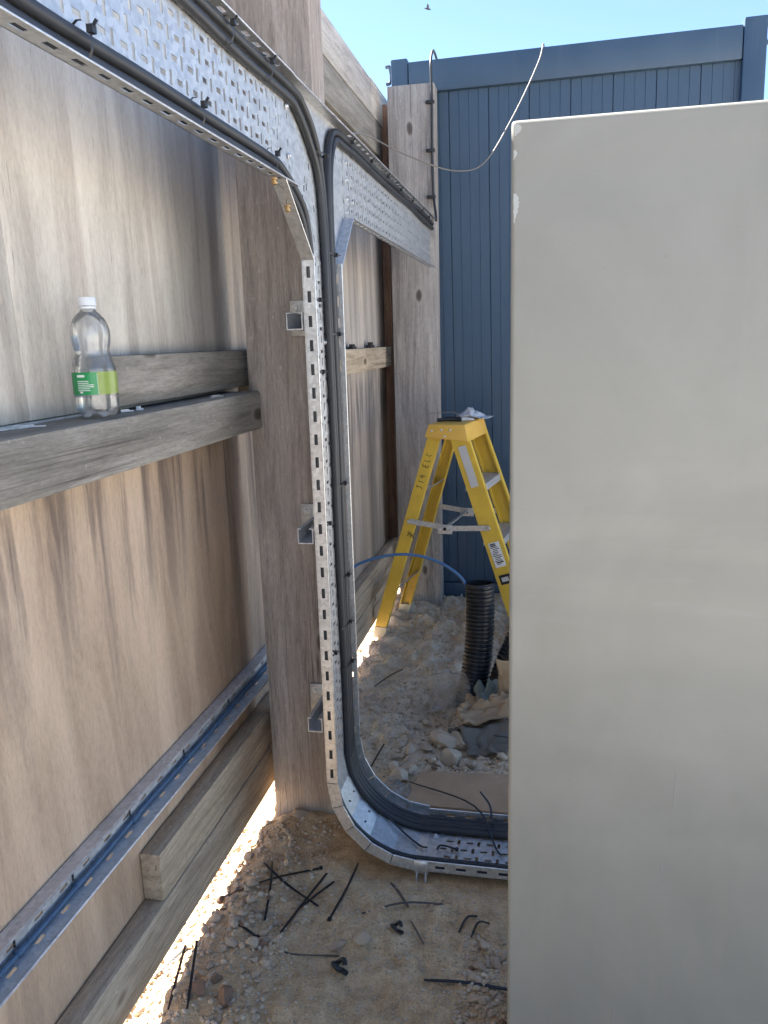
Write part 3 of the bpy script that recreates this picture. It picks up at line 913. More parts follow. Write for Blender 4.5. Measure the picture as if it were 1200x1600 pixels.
# black cable clipped up the far post
pc = empty('clipped_cable', (-.567, 4.05, 2.0), 'black cable clipped up the right edge of the far fence post', 'cable')
MB().tube(smooth_path([(-.536, 3.90, 1.945), (-.548, 3.98, 1.985), (-.562, 4.035, 2.05), (-.568, 4.049, 2.12), (-.570, 4.05, 2.3), (-.568, 4.05, 2.5), (-.570, 4.05, 2.60), (-.572, 4.06, 2.68), (-.570, 4.12, 2.742), (-.568, 4.2, 2.745), (-.566, 4.3, 2.72)], 6), .0062, 10).build('sheath', MAT['cable'], pc, smooth=60)
for zz in (2.075, 2.285, 2.50):
    m = MB()
    m.box(-.598, -.556, 4.0385, 4.0585, zz - .007, zz + .007)
    c = m.build('clip', MAT['tie'], pc, bevel=.003)
    MB().lathe([(.006, 0), (.006, .004), (.002, .006)], (0, 0, 0), 10).build('screw', MAT['ink'], c, smooth=40, local=True).location = Vector((-.592, 4.036, zz)) - pc.location

# ------------------------------------------------------------------ stepladder
LZ = -9.5
lad = empty('stepladder', (-.40, 3.645, 0), 'yellow fibreglass stepladder standing open by the far fence post', 'ladder', None, rad(LZ))
HT = 1.03
V0, V1 = -.19, .19                    # near and far side at the foot
def U_at(p0, p1, t): return tuple(a + (b - a) * t for a, b in zip(p0, p1))
def stile(name, top, foot, wt, wb, vth, inward):
    """C-section rail: web on the outside (v), flanges pointing inward"""
    top, foot = Vector(top), Vector(foot)
    d = (foot - top).normalized()
    su = Vector((1, 0, 0)); su = (su - d * su.dot(d)).normalized()
    n = d.cross(su).normalized()
    if n.y * inward < 0: n = -n
    m = MB()
    def pt(p, w, a, b): return p + su * w * a + n * b
    for (a0, a1, b0, b1) in ((-.5, .5, 0, .005), (-.5, -.40, .005, vth), (.40, .5, .005, vth)):
        A = [pt(top, wt, a0, b0), pt(top, wt, a1, b0), pt(top, wt, a1, b1), pt(top, wt, a0, b1)]
        B = [pt(foot, wb, a0, b0), pt(foot, wb, a1, b0), pt(foot, wb, a1, b1), pt(foot, wb, a0, b1)]
        m.hexa(A, B)
    return m.build(name, MAT['yellow'], lad, local=True)
TN, TF = -.165, .165                  # near and far at the top
rear_t, rear_f = -.075, -.362
front_t, front_f = .035, .36
st = {}
for nm, vt, vb, inw in (('near', TN, V0, 1), ('far', TF, V1, -1)):
    st['r' + nm] = stile('rear_stile', (rear_t, vt, .985), (rear_f, vb, .03), .054, .056, .028, inw)
    st['f' + nm] = stile('front_stile', (front_t, vt - .004 * inw, .985), (front_f, vb - .006 * inw, .03), .080, .084, .030, inw)
    MB().hexa([(rear_f - .034, vb - .004 * inw, .0), (rear_f + .026, vb - .004 * inw, .0), (rear_f + .026, vb + .03 * inw, .0), (rear_f - .034, vb + .03 * inw, .0)][::inw],
              [(rear_f - .018, vb - .004 * inw, .056), (rear_f + .042, vb - .004 * inw, .056), (rear_f + .042, vb + .03 * inw, .056), (rear_f - .018, vb + .03 * inw, .056)][::inw]).build('foot', MAT['foot'], lad, local=True, bevel=.003)
    MB().hexa([(front_f - .04, vb - .01 * inw, .0), (front_f + .05, vb - .01 * inw, .0), (front_f + .05, vb + .03 * inw, .0), (front_f - .04, vb + .03 * inw, .0)][::inw],
              [(front_f - .058, vb - .01 * inw, .056), (front_f + .032, vb - .01 * inw, .056), (front_f + .032, vb + .03 * inw, .056), (front_f - .058, vb + .03 * inw, .056)][::inw]).build('foot', MAT['foot'], lad, local=True, bevel=.003)
def at_z(t, f, z): return t + (f - t) * (.985 - z) / .955
def v_at(z, near=True):
    k = (.985 - z) / .955
    return (TN + (V0 - TN) * k) if near else (TF + (V1 - TF) * k)
# treads on the front frame
for z in (.27, .52, .765):
    u = at_z(front_t, front_f, z)
    m = MB().box(u - .044, u + .042, v_at(z) + .008, v_at(z, False) - .008, z - .003, z)
    m.box(u + .039, u + .042, v_at(z) + .008, v_at(z, False) - .008, z - .034, z - .003)
    m.box(u - .044, u - .041, v_at(z) + .008, v_at(z, False) - .008, z - .034, z - .003)
    t_ = m.build('tread', MAT['alu'], lad, local=True)
    for k in range(5):
        MB().box(u - .035 + k * .016, u - .031 + k * .016, v_at(z) + .012, v_at(z, False) - .012, z, z + .0014).build('ridge', MAT['alu'], t_, local=True)
# braces on the rear frame
for z, hh in ((.24, .052), (.72, .045)):
    u = at_z(rear_t, rear_f, z)
    MB().hexa([(u - .012, v_at(z) + .006, z - hh / 2), (u + .030, v_at(z) + .006, z - hh / 2 + .03), (u + .030, v_at(z, False) - .006, z - hh / 2 + .03), (u - .012, v_at(z, False) - .006, z - hh / 2)],
              [(u - .012, v_at(z) + .006, z - hh / 2 + .004), (u + .030, v_at(z) + .006, z - hh / 2 + .034), (u + .030, v_at(z, False) - .006, z - hh / 2 + .034), (u - .012, v_at(z, False) - .006, z - hh / 2 + .004)]).build('rear_brace', MAT['alu'], lad, local=True)
# cap
m = MB()
c0 = [(-.118, -.180, .972), (.085, -.180, .955), (.085, .180, .955), (-.118, .180, .972)]
c1_ = [(-.100, -.172, HT), (.066, -.172, HT), (.066, .172, HT), (-.100, .172, HT)]
m.hexa(c0, c1_)
capo = m.build('top_cap', MAT['yellow_cap'], lad, local=True, bevel=.006)
for (u, z) in ((-.085, 1.0), (-.04, 1.005), (.0, 1.005), (-.025, .978)):
    o = MB().lathe([(.0055, 0), (.0055, .002), (.003, .0035)], (0, 0, 0), 10).build('rivet', MAT['alu'], capo, smooth=40, local=True)
    o.location = (u, -.1775 + (z - .97) * .11, z)
    o.rotation_euler = (rad(90), 0, 0)
# spreaders with locking hinge, joined across
for near in (True, False):
    s = 1 if near else -1
    v = (v_at(.575, near)) - s * .008
    ua, ub = at_z(rear_t, rear_f, .585), at_z(front_t, front_f, .56)
    um = ua + (ub - ua) * .46
    sp = MB()
    sp.bar((ua, v, .585), (um + .02, v, .562), .024, .004, (0, 1, 0))
    sp.bar((um - .02, v - s * .005, .560), (ub, v - s * .005, .575), .024, .004, (0, 1, 0))
    spo = sp.build('spreader', MAT['alu'], lad, local=True)
    MB().box(um - .034, um + .034, v - s * .005 - .008, v - s * .005 - .0025, .538, .580).build('hinge_plate', MAT['alu'], spo, local=True, bevel=.002)
    for (u, z) in ((ua, .585), (ub, .575), (um, .561), (um - .024, .556), (um + .024, .556)):
        o = MB().lathe([(.008, 0), (.008, .003), (.004, .005)], (0, 0, 0), 10).build('rivet', MAT['ink' if u == um else 'alu'], spo, smooth=40, local=True)
        o.location = (u, v - (.013 if (near or abs(u - um) < .03) else -.004), z)
        o.rotation_euler = (rad(90), 0, 0)
um = at_z(rear_t, rear_f, .585) * .54 + at_z(front_t, front_f, .56) * .46
MB().bar((um, v_at(.57) + .0, .566), (um, v_at(.57, False), .566), .014, .006, (0, 0, 1)).build('cross_tie', MAT['alu'], lad, local=True)
# stickers and handwriting on the near stiles
def face_frame(t, f, wt, z):
    """origin, along (down the stile), across, outward normal of the near stile web at height z"""
    top = Vector((t, TN, .985)); foot = Vector((f, V0, .03))
    d = (foot - top).normalized()
    su = Vector((1, 0, 0)); su = (su - d * su.dot(d)).normalized()
    n = d.cross(su).normalized()
    if n.y > 0: n = -n
    k = (.985 - z) / .955
    return top + (foot - top) * k, d, su, n
def sticker(t, f, z, ln, w, yo, mat, off=.0008, name='sticker'):
    o, d, su, n = face_frame(t, f, 0, z)
    o = o + Vector((0, yo, 0)) + n * off
    A = [o - su * w / 2 - d * ln / 2, o + su * w / 2 - d * ln / 2, o + su * w / 2 + d * ln / 2, o - su * w / 2 + d * ln / 2]
    return MB().hexa(A, [p + n * .0006 for p in A]).build(name, MAT[mat], lad, local=True), (o + n * .0008, d, su, n)
sticker(front_t, front_f, .845, .19, .036, -.005, 'sticker')
so, (o, d, su, n) = sticker(front_t, front_f, .455, .115, .050, -.005, 'white', name='warning_label')
m = MB()
rr = random.Random(4)
for i in range(13):
    p = o + d * (-.050 + i * .0078)
    a, b = rr.uniform(-.022, -.012), rr.uniform(.004, .021)
    m.bar(p + su * a, p + su * b, .0032 if i not in (0, 1, 11) else .006, .0004, n)
m.bar(o + d * .012 + su * .004, o + d * .034 + su * .014, .002, .0004, n)
m.build('label_print', MAT['ink'], so, local=True)
so, (o, d, su, n) = sticker(front_t, front_f, .345, .045, .050, -.005, 'ink', name='warning_label')
m = MB(); m.bar(o - su * .016, o + su * .016, .02, .0004, n); m.build('label_print', MAT['sticker'], so, local=True)
def strokes(t, f, z, yo, glyphs, h, adv, rot=True):
    o, d, su, n = face_frame(t, f, 0, z)
    o = o + Vector((0, yo, 0)) + n * .0008
    # writing runs up the stile: text x = -d, text y = -su
    tx, ty = (-d, -su) if rot else (su, -d)
    m = MB()
    for i, gl in enumerate(glyphs):
        for ln in gl:
            pts = [o + tx * (i * adv + a * h * .7) + ty * (b - .5) * h for a, b in ln]
            for p, q in zip(pts[:-1], pts[1:]):
                m.bar(p, q, .0026, .0006, n)
    m.build('handwriting', MAT['ink'], lad, local=True)
G = {'J': [[(.2, 1), (.9, 1)], [(.6, 1), (.6, .2), (.4, 0), (.1, .1)]], '1': [[(.5, 0), (.5, 1)]], '4': [[(.3, 1), (.1, .45), (.8, .45)], [(.7, .9), (.7, 0)]],
     ':': [[(.4, .25), (.45, .3)], [(.4, .65), (.45, .7)]], 'E': [[(.8, 1), (.15, 1), (.15, 0), (.8, 0)], [(.15, .5), (.65, .5)]], 'L': [[(.2, 1), (.2, 0), (.7, 0)]],
     'C': [[(.7, .9), (.25, .8), (.15, .3), (.6, 0)]], '7': [[(.1, 1), (.8, 1), (.4, 0)]], '6': [[(.7, 1), (.2, .5), (.25, .05), (.7, .1), (.7, .45), (.25, .45)]]}
strokes(rear_t, rear_f, .735, 0, [G[c] for c in 'J14:ELC'], .026, .026)
strokes(rear_t, rear_f, .525, 0, [G[c] for c in '746'], .022, .013, False)
bpy.context.view_layer.update()
LM = lad.matrix_world.copy()
def lp(u, v, z): return LM @ Vector((u, v, z))

# things lying on the ladder top
o = empty('pliers', lp(-.03, -.02, HT), 'black handled pliers lying on the stepladder top', 'pliers')
MB().tube(smooth_path([lp(-.085, -.09, HT + .010), lp(-.05, -.07, HT + .012), lp(-.01, -.055, HT + .011), lp(.015, -.05, HT + .010)], 5), .0085, 8, True).build('handle', MAT['tie'], o, smooth=60)
MB().tube(smooth_path([lp(-.075, -.03, HT + .010), lp(-.03, -.025, HT + .013), lp(.01, -.038, HT + .012), lp(.025, -.045, HT + .011)], 5), .0085, 8, True).build('handle', MAT['tie'], o, smooth=60)
MB().tube(smooth_path([lp(.02, -.048, HT + .010), lp(.045, -.045, HT + .012), lp(.075, -.04, HT + .010)], 5), .0, 8, True, rs=np.linspace(.012, .005, 11)).build('jaw', MAT['strut'], o, smooth=60)
def crumple(name, mat, fn, nu=22, nv=22, thick=.0008, smooth=70, parent=None, base=None, subdiv=False):
    vs = [fn(i / (nu - 1), j / (nv - 1)) for j in range(nv) for i in range(nu)]
    fs = [(j * nu + i, j * nu + i + 1, (j + 1) * nu + i + 1, (j + 1) * nu + i) for j in range(nv - 1) for i in range(nu - 1)]
    o = MB().add(vs, fs).build(name, MAT[mat], parent, smooth=smooth, base=base)
    if thick:
        md = o.modifiers.new('thickness', 'SOLIDIFY'); md.thickness = thick; md.offset = 0
    return o
def nz2(u, v, f, s): return float(fbm(np.array(u), np.array(v), f, 3, s))
pb = lp(.03, .09, HT)
tag(crumple('paper_scrap', 'paper', lambda u, v: (pb.x + (u - .45) * .15 + nz2(u, v, 4, 3) * .03, pb.y + (v - .5) * .12, pb.z + .004 + .045 * max(0, 1 - abs(u - .38) * 2.6) * (.4 + v * .6) * (1 + nz2(u, v, 5, 7)) + abs(nz2(u, v, 6, 2)) * .012), base=tuple(pb)), 'crumpled white paper scrap on the stepladder top', 'paper')
wb = lp(-.10, -.12, HT)
tag(MB().tube(smooth_path([lp(-.125, -.13, HT + .044), lp(-.06, -.12, HT + .047), lp(.0, -.10, HT + .046), lp(.03, -.08, HT + .020)], 5), .0016, 6).build('wire_offcut', MAT['wire'], None, smooth=60, base=tuple(wb)), 'thin wire offcut sticking out over the stepladder top', 'wire')

# ------------------------------------------------------------------ corrugated ducts
def duct(path, r, label, cut=None):
    P = smooth_path(path, 60)
    # resample at even pitch
    L = [0]
    for a, b in zip(P[:-1], P[1:]): L.append(L[-1] + (b - a).length)
    step = .0022
    n = int(L[-1] / step)
    Q, R, j = [], [], 0
    for i in range(n):
        s = i * step
        while L[j + 1] < s: j += 1
        t = (s - L[j]) / max(1e-9, L[j + 1] - L[j])
        Q.append(P[j].lerp(P[j + 1], t))
        ph = (s % .0165) / .0165
        R.append(r + (.0062 if .28 < ph < .78 else (0.0 if ph < .15 or ph > .9 else .0035)))
    e = empty('corrugated_duct', tuple(P[-1]), label, 'duct', 'black corrugated ducts')
    MB().tube(Q, r, 28, False, R).build('ribbed_wall', MAT['duct'], e, smooth=50)
    MB().tube(Q[::6], r - .004, 28, False).build('bore', MAT['duct'], e, smooth=60)
    m = MB()
    return e
duct([(-.262, 3.03, .447), (-.260, 3.02, .32), (-.263, 3.0, .2), (-.275, 2.975, .09), (-.293, 2.95, .0), (-.302, 2.94, -.07)], .052, 'black corrugated duct standing up from the hole in front of the ladder')
duct([(-.055, 2.98, .34), (-.105, 2.96, .23), (-.15, 2.94, .12), (-.185, 2.92, .0), (-.20, 2.90, -.08)], .049, 'black corrugated duct half hidden behind the grey cabinet')
P = smooth_path([(-.295, 3.03, .15), (-.297, 3.03, .38), (-.312, 3.03, .425), (-.345, 3.03, .475), (-.42, 3.03, .525), (-.51, 3.03, .552), (-.60, 3.02, .556), (-.70, 3.0, .538), (-.775, 2.97, .50), (-.80, 2.85, .43), (-.79, 2.7, .33), (-.77, 2.6, .2), (-.74, 2.5, g(-.74, 2.5) + .02)], 8)
tag(MB().tube(P, .0062, 10).build('blue_cable', MAT['blue_cable'], None, smooth=60, base=tuple(P[0])), 'blue cable arching out of the standing corrugated duct towards the fence', 'cable')

# ------------------------------------------------------------------ sacks, film, board
def fold(name, mat, label, cat, c, size, rz, profile, seed, thick=.002, group=None, tilt=0., n=26):
    """a folded sheet: profile(u,v) gives height"""
    cx, cy, cz = c
    cr, sr = math.cos(rz), math.sin(rz)
    def fn(u, v):
        a, b = (u - .5) * size[0], (v - .5) * size[1]
        a += nz2(u, v, 3, seed) * size[0] * .14
        b += nz2(u, v, 3, seed + 5) * size[1] * .14
        h = profile(u, v) + nz2(u, v, 4, seed + 9) * .045 + abs(nz2(u, v, 7, seed + 2)) * .03
        return (cx + a * cr - b * sr, cy + a * sr + b * cr, cz + h)
    o = crumple(name, mat, fn, n, n, thick, 55, None, (cx, cy, cz))
    return tag(o, label, cat, group)
fold('paper_sack', 'sack_print', 'dark printed paper sack lying flat on the rubble beside the cabinet', 'sack', (-.15, 2.60, .012), (.32, .22), .35, lambda u, v: .035 * math.sin(min(1, v * 1.15) * math.pi) + .02 * u, 21)
fold('paper_sack', 'kraft', 'folded brown paper sack flap on top of the dark printed sack', 'sack', (-.165, 2.69, .05), (.30, .12), .42, lambda u, v: .035 * math.sin(v * math.pi) + .04 * u * u, 33)
fold('paper_sack', 'sack_green', 'crumpled green-grey sack heaped at the foot of the ducts', 'sack', (-.165, 2.80, .045), (.19, .18), .2, lambda u, v: .08 * math.sin(u * math.pi) * math.sin(v * math.pi) + abs(nz2(u, v, 5, 3)) * .05, 45)
fold('cardboard_flap', 'kraft', 'torn brown cardboard standing up against the cabinet edge', 'cardboard', (-.125, 2.72, .17), (.02, .05), 0, lambda u, v: 0, 3, .003) if False else None
cb = (-.150, 2.77, .05)
tag(crumple('cardboard_flap', 'kraft', lambda u, v: (cb[0] - .045 + u * .14 + .03 * math.sin(v * 2.5) * (1 - u) + nz2(u, v, 3, 61) * .02, cb[1] - .02 + .05 * u + nz2(u, v, 3, 63) * .03 - .05 * v, cb[2] - .02 + v * .24 - .05 * u * v), 16, 20, .003, 55, None, cb), 'torn brown cardboard flap standing beside the sacks at the cabinet edge', 'cardboard')
tag(crumple('sack_scrap', 'kraft', lambda u, v: (-.30 + u * .10, 2.80 + v * .045 + nz2(u, v, 3, 71) * .02, .02 + .03 * v + nz2(u, v, 4, 73) * .02), 12, 8, .0015, 55, None, (-.25, 2.85, .05)), 'small torn kraft paper strip at the foot of the standing duct', 'paper')
tag(crumple('plastic_bag', 'film', lambda u, v: (-.445 + u * .13 + .03 * math.sin(v * 3) + nz2(u, v, 2, 81) * .05, 2.85 + nz2(u, v, 2.2, 83) * .10 + .05 * math.sin(u * 3.1) - .04 * v, -.03 + .16 * v + nz2(u, v, 2, 85) * .03), 26, 26, 0, 60, None, (-.38, 2.87, .02)), 'crumpled clear plastic bag leaning on the standing duct', 'bag')
tag(crumple('plastic_film', 'film', lambda u, v: (-.50 + u * .10, 2.19 + v * .09 - u * .03, g(-.50 + u * .10, 2.19 + v * .09) + .012 + abs(nz2(u, v, 4, 91)) * .03), 18, 18, 0, 60, None, (-.46, 2.23, .0)), 'small scrap of clear film on the soil behind the tray bend', 'film')
# dusty board behind the tray
m = MB()
zb_ = .018
m.hexa([(-.415, 2.135, zb_ - .022), (.5, 2.13, zb_ - .022), (.5, 2.405, zb_ - .022), (-.395, 2.325, zb_ - .022)], [(-.415, 2.135, zb_), (.5, 2.13, zb_), (.5, 2.405, zb_), (-.395, 2.325, zb_)])
tag(m.build('dusty_board', MAT['slab'], None, bevel=.003, base=(0, 2.25, 0)), 'flat dirt-covered board lying on the ground behind the tray', 'board')

# ------------------------------------------------------------------ stones
def stone_mesh(seed, sub=2, flat=.7):
    bm = bmesh.new()
    bmesh.ops.create_icosphere(bm, subdivisions=sub, radius=1)
    r = random.Random(seed)
    pl = [(Vector((r.uniform(-1, 1), r.uniform(-1, 1), r.uniform(-1, 1))).normalized(), r.uniform(.48, .8)) for _ in range(13)]
    sx, sy = r.uniform(.75, 1.2), r.uniform(.75, 1.1)
    for v in bm.verts:
        c = v.co.copy()
        for n, d in pl:
            e = c.dot(n) - d
            if e > 0: c -= n * e * .97
        c = Vector((c.x * sx, c.y * sy, c.z * flat))
        v.co = c * (1 + r.uniform(-.05, .05))
    me = bpy.data.meshes.new('stone')
    bm.to_mesh(me); bm.free()
    me.polygons.foreach_set('use_smooth', [True] * len(me.polygons))
    me.set_sharp_from_angle(angle=rad(20))
    return me
SM = {}
for k in ('stone', 'stone_brown', 'concrete_lump'):
    SM[k] = []
    for i in range(7):
        me = stone_mesh(i * 13 + len(k), 2, random.uniform(.55, .8))
        me.materials.append(MAT[k])
        SM[k].append(me)
def stone(x, y, r, kind, label, group=None, name='stone', sink=.3):
    o = link(name, random.choice(SM[kind]))
    z = g(x, y)
    o.scale = (r * random.uniform(.85, 1.15), r * random.uniform(.8, 1.1), r * random.uniform(.75, 1.05))
    o.rotation_euler = (random.uniform(-.35, .35), random.uniform(-.35, .35), random.uniform(0, 6.28))
    o.location = (x, y, z + r * .55 * (1 - sink))
    tag(o, label, 'stone', group)
    return o
stone(-.472, 1.546, .026, 'stone', 'flat pale stone left of its twin on bare soil below the tray', None, sink=.8)
stone(-.413, 1.567, .029, 'stone', 'flat pale stone right of its twin on bare soil below the tray', None, sink=.8)
stone(-.741, 1.366, .024, 'stone_brown', 'rounded brown stone beside the upright cable ties at lower left', None)
stone(-.672, 1.354, .029, 'stone_brown', 'largest rounded brown stone at lower left', None)
stone(-.712, 1.40, .018, 'stone_brown', 'small brown stone above the two rounded brown ones', None)
stone(-.667, 1.513, .022, 'stone', 'angular pale stone at the right of the rubble patch', None)
stone(-.467, 2.302, .045, 'concrete_lump', 'big pale lump of broken mortar behind the tray bend', None, 'rubble_lump')
stone(-.346, 2.52, .058, 'concrete_lump', 'large grey concrete lump left of the folded sacks', None, 'rubble_lump', .45)
stone(-.297, 2.545, .052, 'concrete_lump', 'grey concrete lump touching the printed sack', None, 'rubble_lump', .45)
stone(-.305, 2.435, .055, 'concrete_lump', 'flat topped concrete lump nearest the dusty board', None, 'rubble_lump', .45)
stone(-.402, 2.475, .03, 'stone', 'tan lump left of the concrete lumps', None, 'rubble_lump')
stone(-.275, 2.735, .045, 'concrete_lump', 'crumbly lump of spoil at the foot of the standing duct', None, 'rubble_lump')
stone(-.71, 2.0, .028, 'stone', 'pale stone heaped against the foot of the near post', None)
stone(-.745, 1.955, .018, 'stone', 'small stone left of the near post foot', None)
def scatter(n, xr, yr, rr, kind, label, group, cond=None, sink=.35):
    k = 0
    while k < n:
        x, y = random.uniform(*xr), random.uniform(*yr)
        if cond and not cond(x, y): continue
        r = rr[0] + (rr[1] - rr[0]) * random.random() ** 2.2
        brown = random.random() < .08
        big_ = r > rr[0] + (rr[1] - rr[0]) * .45
        lab = ('dark brown ' if brown else ('larger ' if big_ else 'small ') + ('grey ' if kind == 'concrete_lump' else 'pale ')) + label
        stone(x, y, r, 'stone_brown' if brown else kind, lab, group, sink=sink)
        k += 1
scatter(95, (-.83, -.60), (1.48, 1.93), (.007, .019), 'stone', 'pebble in the rubble patch between fence and near post', 'pebbles in the rubble patch', lambda x, y: x < -.60 - .25 * max(0, y - 1.75) - .1 * abs(y - 1.62) * 2)
scatter(55, (-.80, -.58), (1.26, 1.50), (.006, .015), 'stone', 'pebble among the loose stones at the lower left', 'pebbles at the lower left')
scatter(34, (-.165, -.07), (1.36, 1.62), (.008, .021), 'stone', 'stone in the pile at the foot of the grey cabinet', 'stones beside the cabinet')
scatter(70, (-.52, -.12), (2.30, 2.60), (.009, .028), 'concrete_lump', 'broken concrete piece in the rubble behind the tray', 'rubble behind the tray', lambda x, y: y > 2.345 + .15 * (x + .4) or x < -.42)
scatter(26, (-.60, -.2), (2.6, 2.95), (.008, .022), 'concrete_lump', 'lump of spoil around the dug hole', 'rubble round the hole')

# fine gravel nobody could count
def gravel(n=15000):
    bm = bmesh.new(); bmesh.ops.create_icosphere(bm, subdivisions=1, radius=1)
    bv = np.array([v.co[:] for v in bm.verts]); bf = np.array([[v.index for v in f.verts] for f in bm.faces]); bm.free()
    px, py, pr = [], [], []
    def put(k, xr, yr, r0, r1, p=2.5):
        x = RNG.uniform(*xr, k); y = RNG.uniform(*yr, k)
        px.append(x); py.append(y); pr.append(r0 + (r1 - r0) * RNG.random(k) ** p)
    put(2400, (-.95, -.58), (1.2, 2.0), .0018, .0075)
    put(1500, (-1.0, -.06), (1.2, 2.05), .001, .0042, 3.5)
    put(4200, (-.66, -.06), (1.2, 1.86), .0008, .0048, 3)
    put(700, (-.18, -.06), (1.3, 1.65), .002, .008)
    put(2600, (-.85, -.08), (2.12, 2.9), .0018, .009)
    put(2600, (-.95, -.1), (2.9, 4.1), .0018, .008)
    put(500, (-1.2, -.85), (1.2, 4.2), .004, .015)
    x, y, r = map(np.concatenate, (px, py, pr))
    keep = ~((x > -.58) & (y > 1.83) & (y < 2.12)) & ~((x > -.42) & (y > 2.13) & (y < 2.34))
    x, y, r = x[keep], y[keep], r[keep]
    n = len(x)
    z = gz(x, y) + r * .25
    a = RNG.uniform(0, 6.28, n)
    sc = np.stack([r * RNG.uniform(.7, 1.3, n), r * RNG.uniform(.7, 1.3, n), r * RNG.uniform(.5, .9, n)], 1)
    v = bv[None] * (1 + RNG.uniform(-.22, .22, (n, len(bv), 1))) * sc[:, None, :]
    ca, sa = np.cos(a)[:, None], np.sin(a)[:, None]
    V = np.stack([v[..., 0] * ca - v[..., 1] * sa + x[:, None], v[..., 0] * sa + v[..., 1] * ca + y[:, None], v[..., 2] + z[:, None]], -1)
    F = bf[None] + (np.arange(n) * len(bv))[:, None, None]
    me = bpy.data.meshes.new('gravel')
    V = V.reshape(-1, 3); F = F.reshape(-1, 3)
    me.vertices.add(len(V)); me.vertices.foreach_set('co', V.ravel())
    me.loops.add(F.size); me.loops.foreach_set('vertex_index', F.ravel().astype(np.int32))
    me.polygons.add(len(F)); me.polygons.foreach_set('loop_start', np.arange(0, F.size, 3, dtype=np.int32))
    me.update(calc_edges=True); me.validate()
    t = NT('gravel_grit')
    d = t.noise((28, 28, 28), 2, .5)
    d2 = t.noise((110, 110, 110), 2, .5, 0, (4, 4, 4))
    c = t.mix(d2, t.ramp(d, [(.3, (.36, .25, .155)), (.7, (.56, .455, .33))]), t.ramp(d, [(.3, (.52, .395, .265)), (.7, (.62, .53, .41))]))
    me.materials.append(t.done(c, .93, 0, .15))
    tag(link('gravel', me), 'fine grit and gravel strewn over the soil', 'gravel', None, 'stuff')
gravel()

# ------------------------------------------------------------------ cut cable ties and small litter
def ctie(label, pts, mat='tie', head=None, w=.0058, t=.0018, lift=.004, curve=0., name='cable_tie', group='cable ties dropped on the site', absz=False):
    P = [Vector((p[0], p[1], (p[2] if len(p) > 2 else g(p[0], p[1]) + lift))) for p in pts]
    if len(P) == 2:
        mid = (P[0] + P[1]) / 2
        d = (P[1] - P[0])
        mid += Vector((-d.y, d.x, 0)) * curve
        zz = [g(P[0].x + d.x * k / 8, P[0].y + d.y * k / 8) for k in range(9)]
        if not absz:
            mid.z = max(mid.z, max(zz) + lift * .6)
        P = [P[0], mid, P[1]]
    Q = smooth_path(P, 6)
    m = MB()
    A = []
    n = len(Q)
    vs, fs = [], []
    for i in range(n):
        dd = (Q[min(i + 1, n - 1)] - Q[max(i - 1, 0)]).normalized()
        s = dd.cross(Vector((0, 0, 1)))
        s = s.normalized() if s.length > .05 else Vector((1, 0, 0))
        u = s.cross(dd).normalized()
        ww = w * (1 if i > 1 else .6 + .2 * i)
        for a, b in ((-1, -1), (1, -1), (1, 1), (-1, 1)):
            vs.append(Q[i] + s * a * ww / 2 + u * b * t / 2)
    for i in range(n - 1):
        for k in range(4):
            fs.append((i * 4 + k, i * 4 + (k + 1) % 4, (i + 1) * 4 + (k + 1) % 4, (i + 1) * 4 + k))
    fs += [(3, 2, 1, 0), tuple((n - 1) * 4 + k for k in range(4))]
    m.add(vs, fs)
    if head:
        e = Q[-1]; dd = (Q[-1] - Q[-2]).normalized()
        m.bar(e - dd * .001, e + dd * .008, .009, .006, (0, 0, 1))
    o = m.build(name, MAT[mat], None, base=tuple(Q[0]))
    return tag(o, label, 'cable tie', group)
ctie('long black cable tie lying across the rubble with its head to the right', [(-.82, 1.655), (-.585, 1.791)], head=1, curve=.02)
ctie('black cable tie crossing the long one upright at its left half', [(-.728, 1.814), (-.669, 1.594)], curve=.02)
ctie('black cable tie slanting down right across the long one', [(-.744, 1.792), (-.551, 1.658)], lift=.008, curve=-.03)
ctie('left one of the close pair of black ties pointing up at the tray bend', [(-.616, 1.557), (-.562, 1.779)], w=.006)
ctie('right one of the close pair of black ties, shorter than its neighbour', [(-.593, 1.646), (-.537, 1.76)], lift=.007)
ctie('black cable tie reaching from below the tray bend down to bare soil, head down', [(-.496, 1.86), (-.509, 1.619)], head=1, curve=.03)
ctie('dusty grey tie lying flat below the tray', [(-.438, 1.654), (-.247, 1.744)], 'tie_dusty', lift=.002)
ctie('dark tie running from under the tray prongs to the dusty grey one', [(-.396, 1.81), (-.331, 1.709)], 'tie_dusty', lift=.003)
ctie('thin brown twig-like offcut below the dusty grey tie', [(-.317, 1.67), (-.273, 1.595)], 'tie_dusty', w=.003, lift=.001)
ctie('thick black cable tie sticking out from beside the cabinet at lower right', [(-.256, 1.484), (-.06, 1.496)], w=.0075, lift=.006, curve=.02)
ctie('short curled tie end on bare soil, left one of two', [(-.196, 1.65), (-.180, 1.69, g(-.18, 1.69) + .014), (-.156, 1.704)], head=None)
ctie('short curled tie end on bare soil, right one of two nearest the cabinet', [(-.165, 1.64), (-.150, 1.67, g(-.15, 1.67) + .014), (-.124, 1.68)])
ctie('black cable tie at lower left pointing away, right one of two beside the brown stones', [(-.74, 1.308, g(-.74, 1.308) + .01), (-.79, 1.47, g(-.79, 1.47) + .035)], w=.006, absz=True)
ctie('black cable tie at lower left in the sunlit strip, left one of two', [(-.784, 1.306, g(-.78, 1.3) + .01), (-.815, 1.46, g(-.81, 1.46) + .03)], w=.006, absz=True)
ctie('short black tie with a curl at the right edge of the rubble patch', [(-.742, 1.571), (-.70, 1.552), (-.673, 1.543)], head=1)
ctie('dark tie lying in the sunlit strip under the gravel board', [(-.863, 1.40), (-.818, 1.498)])
